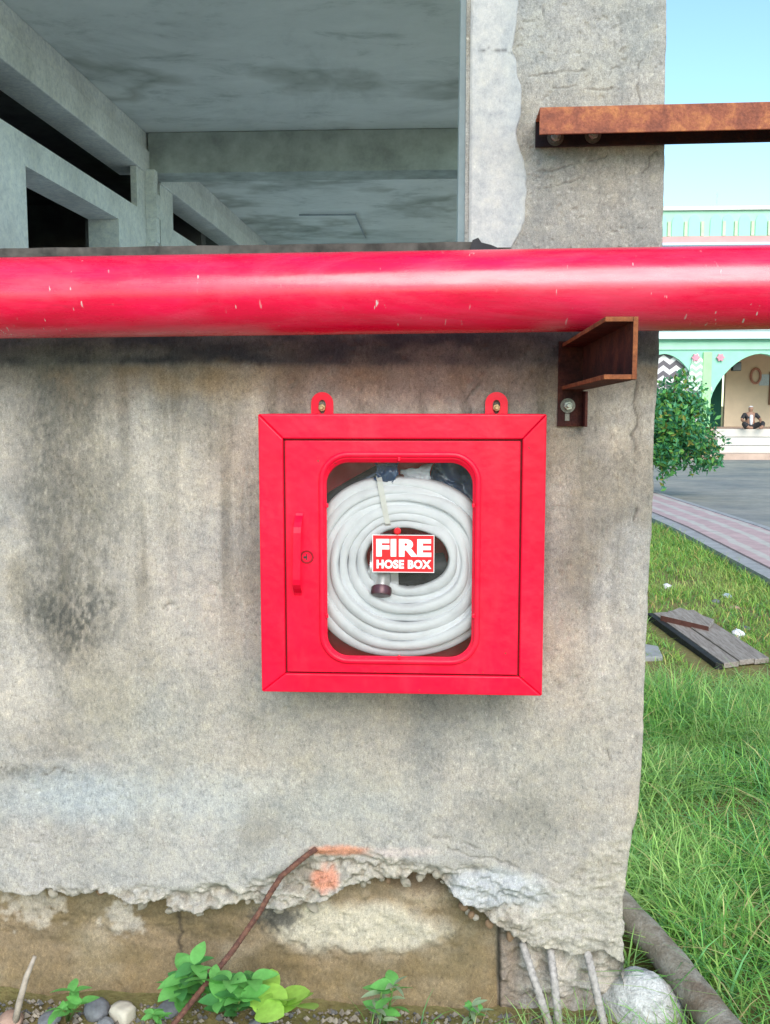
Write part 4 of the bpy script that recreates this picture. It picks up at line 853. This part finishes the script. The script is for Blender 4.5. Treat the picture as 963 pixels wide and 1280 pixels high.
def rock(name, c, r, mat, label, cat, sd, group=None, box=False, amp=.16):
    bm = bmesh.new(); bmesh.ops.create_icosphere(bm, subdivisions=4 if not box else 3, radius=1)
    for v in bm.verts:
        p = v.co.copy()
        if box: m_ = max(abs(p.x), abs(p.y), abs(p.z)); p = p.lerp(p / m_, .85)
        n = float(fbm(np.array(p.x * 1.3 + sd), np.array(p.y * 1.3 + p.z * .9), sd, 4)) + .35 * float(fbm(np.array(p.x * 3.5 + p.z * 2), np.array(p.y * 3.5 - p.z * 2 + sd), sd + 5, 3)); v.co = Vector((p.x * r[0], p.y * r[1], p.z * r[2])) * (1 + (.10 if box else amp) * n)
    me = bpy.data.meshes.new(name); bm.to_mesh(me); bm.free(); me.materials.append(mat); me.polygons.foreach_set('use_smooth', [True] * len(me.polygons))
    o = bpy.data.objects.new(name, me); COL.objects.link(o); o.location = c; o.rotation_euler = (0, 0, sd * 1.7); return tag(o, label, cat, group)
rock('crumpled_paper', atz(922, 793, G + .03), (.04, .03, .03), M['paper'], 'crumpled white paper scrap right of the old board', 'litter', 3, None, False, .6)
rock('crumpled_paper', atz(834, 733, G + .02), (.03, .03, .02), M['paper'], 'small white paper scrap on the moss near the wall corner', 'litter', 4, None, False, .6)
rock('plastic_scrap', atz(908, 745, G + .02), (.035, .03, .02), M['pale_blue'], 'small blue plastic scrap on bare soil below the footpath kerb', 'litter', 5, None, False, .6)
for i, (a, b) in enumerate([(895, 752), (918, 760), (932, 786), (913, 828)]):
    rock('stone', atz(a, b, G + .01), (.04, .03, .018), M['stone_pink'] if i % 2 else M['stone_grey'], ['brownish stone on bare soil behind the old board', 'reddish stone on bare soil nearest the kerb', 'grey stone beside the white paper scrap', 'reddish stone at the front edge of the old board'][i], 'stone', 10 + i, 'stones round the old board')
# weathered pole and white lump by the corner
p0, p1 = np.array(atz(799, 1158, G + .085)), np.array(atz(903, 1282, G + .075)); LOG = (p0, p1); d = p1 - p0
q = [p0 + d * t + np.array([.003 * math.sin(t * 5), 0, .002 * math.sin(t * 4)]) for t in np.linspace(-.35, 1.35, 24)]
o = autosmooth(MB().tube(q, [.041 + .0012 * math.sin(k * 1.3) for k in range(24)], 24).build('old_pole', M['pole'])); tag(o, 'weathered grey round pole lying in the grass along the wall corner', 'pole')
rock('white_lump', np.array(atz(815, 1262, G + .03)) + np.array([-.012, .03, -.03]), (.095, .10, .10), M['lump'], 'rounded white cement lump at the foot of the wall corner', 'lump', 21, None, False, .18)

# ------------------------------------------------------------------ rods, sticks, stones and weeds at the foot of the wall
a = at(396, 1061, -.005); b = at(352, 1095, -.04); c = at(325, 1140, -.06); d = at(290, 1190, -.09); e = at(216, 1282, -.20)
cu = [Vector(a).lerp(Vector(b), t / 3) for t in range(3)] + [Vector(b).lerp(Vector(c), t / 3) for t in range(3)] + [Vector(c).lerp(Vector(d), t / 3) for t in range(3)] + [Vector(d), Vector(e)]
o = rib_bar([Vector(a), Vector(at(385, 1068, -.012)), Vector(at(370, 1080, -.025)), Vector(b), Vector(at(337, 1118, -.05)), Vector(c), Vector(d), Vector(e)], .0066, 'rusty_rod', M['rust_rod'], None, .011)
tag(o, 'thin rusty bent rod leaning out of the broken plaster down to the weeds', 'rod')
q = [atz(18, 1284, G), at(24, 1255, -.12), at(33, 1222, -.10), at(44, 1195, -.085)]
tag(MB().tube(q, [.0085, .008, .007, .0045], 10).build('dry_stick', M['stick'], None, True), 'pale dry stick standing upright at the far left foot of the wall', 'stick')
ST = [((121, 1262), (.034, .03, .026), 'stone_grey', 'rounded grey stone left of the white block', 0), ((214, 1260), (.045, .026, .022), 'stone_grey', 'long dark grey pebble lying under the rusty rod', 0), ((154, 1268), (.026, .022, .024), 'stone_pale', 'squarish white block between the two grey stones', 1),
      ((62, 1274), (.03, .025, .016), 'stone_grey', 'flat pale grey stone beside the small weed at far left', 0), ((14, 1275), (.03, .03, .02), 'stone_pink', 'pinkish stone at the foot of the pale stick', 0), ((132, 1281), (.02, .02, .018), 'stone_grey', 'small grey stone in front of the rounded stone', 0), ((325, 1282), (.03, .02, .016), 'stone_grey', 'flat grey stone under the bright round leaves', 0)]
for i, (p, r, mt, lb, bx) in enumerate(ST):
    c = np.array(atz(p[0], p[1], G + r[2] * .6)); rock('stone' if not bx else 'stone_block', c, r, M[mt], lb, 'stone', 31 + i, 'stones at the foot of the wall', bool(bx))
def leaf_mesh(name, L, W, mat, fold=.25, droop=.3, tip=1.0):
    V = []; n = 8
    for i in range(n + 1):
        t = i / n; wd = W * math.sin(math.pi * t**.8)**(.8 * tip) * .5 if 0 < t < 1 else 0; z = -droop * L * t * t; y = L * t
        V += [(-wd, y, z + fold * wd), (0, y, z), (wd, y, z + fold * wd)]
    me = bpy.data.meshes.new(name); me.from_pydata(V, [], [(3 * i + k, 3 * i + k + 1, 3 * i + 4 + k, 3 * i + 3 + k) for i in range(n) for k in (0, 1)]); me.materials.append(M[mat]); me.polygons.foreach_set('use_smooth', [True] * len(me.polygons)); return me
LM = {k: leaf_mesh('leaf', *a) for k, a in dict(mid=(.062, .036, 'leaf_mid', .2), midb=(.052, .03, 'leaf_dark', .2), bright=(.068, .066, 'leaf_bright', .1, .2, .65), grey=(.045, .014, 'leaf_grey'), small=(.03, .016, 'leaf_mid')).items()}
def weed(name, base, tips, kinds, label, group=None, stem='stem_green', scale=1.0, seed=1, whorl=5):
    """tips: list of stem ends (world); leaves along each stem, in pairs, plus a whorl at the end"""
    rr = random.Random(seed); r = empty(name, base, label, 'weed', group); sm = MB(); leaves = []
    for tp in tips:
        b = Vector(base); t = Vector(tp); mdl = b.lerp(t, .5) + Vector((rr.uniform(-.01, .01), rr.uniform(-.01, .01), .01)); sm.tube([b, mdl, t], [.003, .0026, .0018], 7)
        ln = (t - b).length; npair = max(2, int(ln / .045))
        for k in range(npair):
            f = .35 + .65 * k / max(1, npair - 1); p = (b.lerp(mdl, f * 2) if f < .5 else mdl.lerp(t, f * 2 - 1)); az0 = rr.uniform(0, 6.28) + k * 1.57
            for s in range(2 if k < npair - 1 and whorl > 2 else (0 if k < npair - 1 else whorl)): leaves.append((p, az0 + s * (math.pi if k < npair - 1 else 1.257) + rr.uniform(-.3, .3), rr.uniform(.1, .75), rr.uniform(.75, 1.2) * scale))
    sm.build('stem', M[stem], r, True)
    for p, az, el, s in leaves:
        o = bpy.data.objects.new('leaf', LM[rr.choice(kinds)]); COL.objects.link(o); o.parent = r; o.location = p - r.location; o.rotation_euler = (el, rr.uniform(-.5, .5), az); o.scale = (s, s, s)
    return r
weed('leafy_weed', atz(232, 1262, G), [at(236, 1222, -.14), at(266, 1228, -.16), at(243, 1206, -.12), at(225, 1236, -.15)], ['mid', 'mid', 'midb'], 'leafy green weed crossed by the rusty rod, left of the round bright leaves', seed=3)
weed('leafy_weed', atz(290, 1275, G), [at(288, 1226, -.17), at(314, 1224, -.16), at(278, 1250, -.19), at(300, 1250, -.19)], ['mid', 'mid', 'midb'], 'upright green weed in the middle of the clump, right of the rusty rod', seed=5)
weed('broad_leaf_weed', atz(330, 1285, G), [at(350, 1252, -.16), at(322, 1262, -.2), at(345, 1268, -.2), at(330, 1250, -.15), at(362, 1258, -.17)], ['bright'], 'bright lime weed with big round leaves right of the clump', seed=8, whorl=2, scale=1.1)
weed('small_weed', atz(85, 1278, G), [at(92, 1240, -.15), at(78, 1262, -.17), at(101, 1255, -.16)], ['small', 'mid'], 'small green weed between the pale stick and the rounded grey stone', scale=.8, seed=11)
weed('small_weed', atz(196, 1282, G), [at(192, 1268, -.2), at(202, 1272, -.2)], ['small'], 'tiny green weed in front of the long grey pebble', scale=.9, seed=12)
weed('grey_leaf_weed', atz(482, 1283, G), [at(477, 1240, -.14), at(492, 1232, -.14), at(470, 1262, -.17)], ['grey', 'mid'], 'thin weed with narrow greyish leaves below the pale patch on the wall', seed=14, scale=.9)
weed('grey_leaf_weed', atz(588, 1284, G), [at(590, 1258, -.15), at(600, 1264, -.15)], ['grey', 'small'], 'small grey-green sprig beside the dry grass near the base joint', seed=16, scale=.8)

# ------------------------------------------------------------------ grass and gravel (uncountable)
def blades(P0, hgt, wid, lean, cols, name, label):
    n = len(P0); az = RNG.uniform(0, 2 * math.pi, n); dirv = np.stack([np.cos(az), np.sin(az), 0 * az], 1); side = np.stack([-np.sin(az), np.cos(az), 0 * az], 1)
    tw = RNG.uniform(-.8, .8, n); side = side * np.cos(tw)[:, None] + dirv * np.sin(tw)[:, None]
    S = [0, .35, .7, 1.0]; Wd = [1, .85, .55, .05]; V = []; C = []
    for s, wf in zip(S, Wd):
        c = P0 + dirv * (lean * hgt * s**1.8)[:, None] + np.array([0, 0, 1]) * (hgt * (s - .38 * np.minimum(lean, 1.3) * s**2.2))[:, None]
        V += [c - side * (wid * wf)[:, None] * .5, c + side * (wid * wf)[:, None] * .5]; k = (.8 + .3 * s); C += [cols * k, cols * k]
    V = np.stack(V, 1).reshape(-1, 3); C = np.stack(C, 1).reshape(-1, 3); b = np.arange(n)[:, None] * 8
    Fq = np.concatenate([b + np.array([[2 * k, 2 * k + 1, 2 * k + 3, 2 * k + 2]]) for k in range(3)])
    o = mesh(name, V, Fq, M['grass'], None, True, C); return tag(o, label, 'grass', None, 'stuff')
def gcols(n, x, y):
    base = np.array([(.11, .27, .06), (.17, .35, .08), (.08, .22, .075), (.25, .38, .11), (.38, .34, .17), (.13, .32, .13)]); pr = np.array([.24, .25, .13, .18, .09, .11])
    c = base[RNG.choice(6, n, p=pr)] * RNG.uniform(.8, 1.3, n)[:, None] * np.array([1.6, 1.6, 1.5]); k = (sst(.0, .45, fbm(x * 2.6 + 4, y * 1.9, 67)) * RNG.uniform(.2, .8, n))[:, None]; c = c * (1 - k) + np.array((.46, .68, .24)) * k * RNG.uniform(.75, 1.2, n)[:, None]; return c
def scatter(n, x0, x1, y0, y1, dens):
    x = RNG.uniform(x0, x1, n); y = RNG.uniform(y0, y1, n); k = RNG.random(n) < dens(x, y); x, y = x[k], y[k]; return x, y
def inboard(x, y): return (x > 1.41) & (x < 1.85) & (y > 3.02) & (y < 4.6)
# close, tall grass
x, y = scatter(40000, .47, 1.9, -.75, 2.6, lambda x, y: np.clip(.62 + 1.3 * fbm(x * 3.2, y * 2.6, 61), .05, 1) * sst(.44, .56, x + .04 * fbm(y * 6, y * 0, 62)))
tt = np.clip(((x - LOG[0][0]) * (LOG[1][0] - LOG[0][0]) + (y - LOG[0][1]) * (LOG[1][1] - LOG[0][1])) / ((LOG[1] - LOG[0])[:2]**2).sum(), -.3, 1.3)
dlog = np.hypot(x - LOG[0][0] - tt * (LOG[1] - LOG[0])[0], y - LOG[0][1] - tt * (LOG[1] - LOG[0])[1]); kp = (dlog > .05) & ~((x < .58) & (y < .1) & (RNG.random(len(x)) < .75)); x, y, dlog = x[kp], y[kp], dlog[kp]
h = (.75 + .25 * sst(.08, .3, dlog)) * (.085 + .13 * np.clip(fbm(x * 1.8, y * 1.8, 63) + .55, 0, 1.3)) * RNG.uniform(.55, 1.35, len(x)) * np.where(x < .62, .75, 1)
P0 = np.stack([x, y, G + .01 + .02 * near.max() * 0 + .015 * sst(.55, 1.4, x)], 1)
blades(P0, h, RNG.uniform(.003, .0075, len(x)), RNG.uniform(.3, 1.9, len(x)), gcols(len(x), x, y), 'grass', 'long green grass growing beside the wall corner')
# shorter thin turf farther back
x, y = scatter(90000, .5, 2.66, 2.4, 14.5, lambda x, y: np.clip(.55 + 1.1 * fbm(x * 1.3, y * 1.1, 64) + .35 * sst(2.0, 2.6, x) + .35 * sst(3.2, 2.4, y), .04, 1))
k = ~inboard(x, y); x, y = x[k], y[k]
h = RNG.uniform(.03, .085, len(x)) * (1 + .7 * sst(2.3, 2.65, x)) * (1 + .9 * sst(3.6, 2.6, y)); P0 = np.stack([x, y, gz(y) + .0], 1)
blades(P0, h, RNG.uniform(.004, .009, len(x)), RNG.uniform(.3, 1.4, len(x)), gcols(len(x), x, y) * np.array([1.1, .95, .8]), 'turf', 'short patchy turf between the wall and the footpath')
# dry grass tuft and stray blades along the foot of the wall
x, y = scatter(900, -.16, .62, -.20, -.02, lambda x, y: .12 + .6 * sst(.12, .3, x)); h = RNG.uniform(.03, .13, len(x))
cg = gcols(len(x), x, y); dry = RNG.random(len(x)) < .25; cg[dry] = (.36, .30, .16)
blades(np.stack([x, y, 0 * x + G], 1), h, RNG.uniform(.002, .004, len(x)), RNG.uniform(.2, 1.6, len(x)), cg, 'wall_grass', 'thin mixed grass growing along the foot of the wall by the bared bars')
x, y = scatter(2600, 3.7, 6.5, 5.5, 9.0, lambda x, y: sst(.2, .5, fbm(x * .9, y * .8, 66) + .5 * sst(8.8, 6.5, y) + .4 * sst(4.6, 3.8, x)))
blades(np.stack([x, y, gz(y) + .01], 1), RNG.uniform(.04, .1, len(x)), RNG.uniform(.008, .014, len(x)), RNG.uniform(.2, 1.2, len(x)), gcols(len(x), x, y), 'yard_grass', 'green grass patch on the far side of the footpath')
# gravel on the bare soil at the wall foot
n = 7000; gx = RNG.uniform(-1.5, .5, n); gy = RNG.uniform(-.5, -.0, n); s = RNG.uniform(.002, .010, n) * RNG.uniform(.4, 1.2, n)
oc = np.array([(1, 0, 0), (-1, 0, 0), (0, 1, 0), (0, -1, 0), (0, 0, 1), (0, 0, -1)], float); of = np.array([(0, 2, 4), (2, 1, 4), (1, 3, 4), (3, 0, 4), (2, 0, 5), (1, 2, 5), (3, 1, 5), (0, 3, 5)])
V = np.stack([gx, gy, 0 * gx + G + .004], 1)[:, None] + oc[None] * (s[:, None, None] * RNG.uniform(.6, 1.3, (n, 6, 1))); Fq = (np.arange(n)[:, None, None] * 6 + of[None]).reshape(-1, 3)
C = np.array([(.16, .14, .12), (.24, .21, .17), (.12, .12, .12), (.30, .27, .22)])[RNG.integers(0, 4, n)]
tag(mesh('gravel', V.reshape(-1, 3), Fq, M['gravel'], None, False, np.repeat(C, 6, 0)), 'loose fine gravel on the soil at the foot of the wall', 'gravel', None, 'stuff')
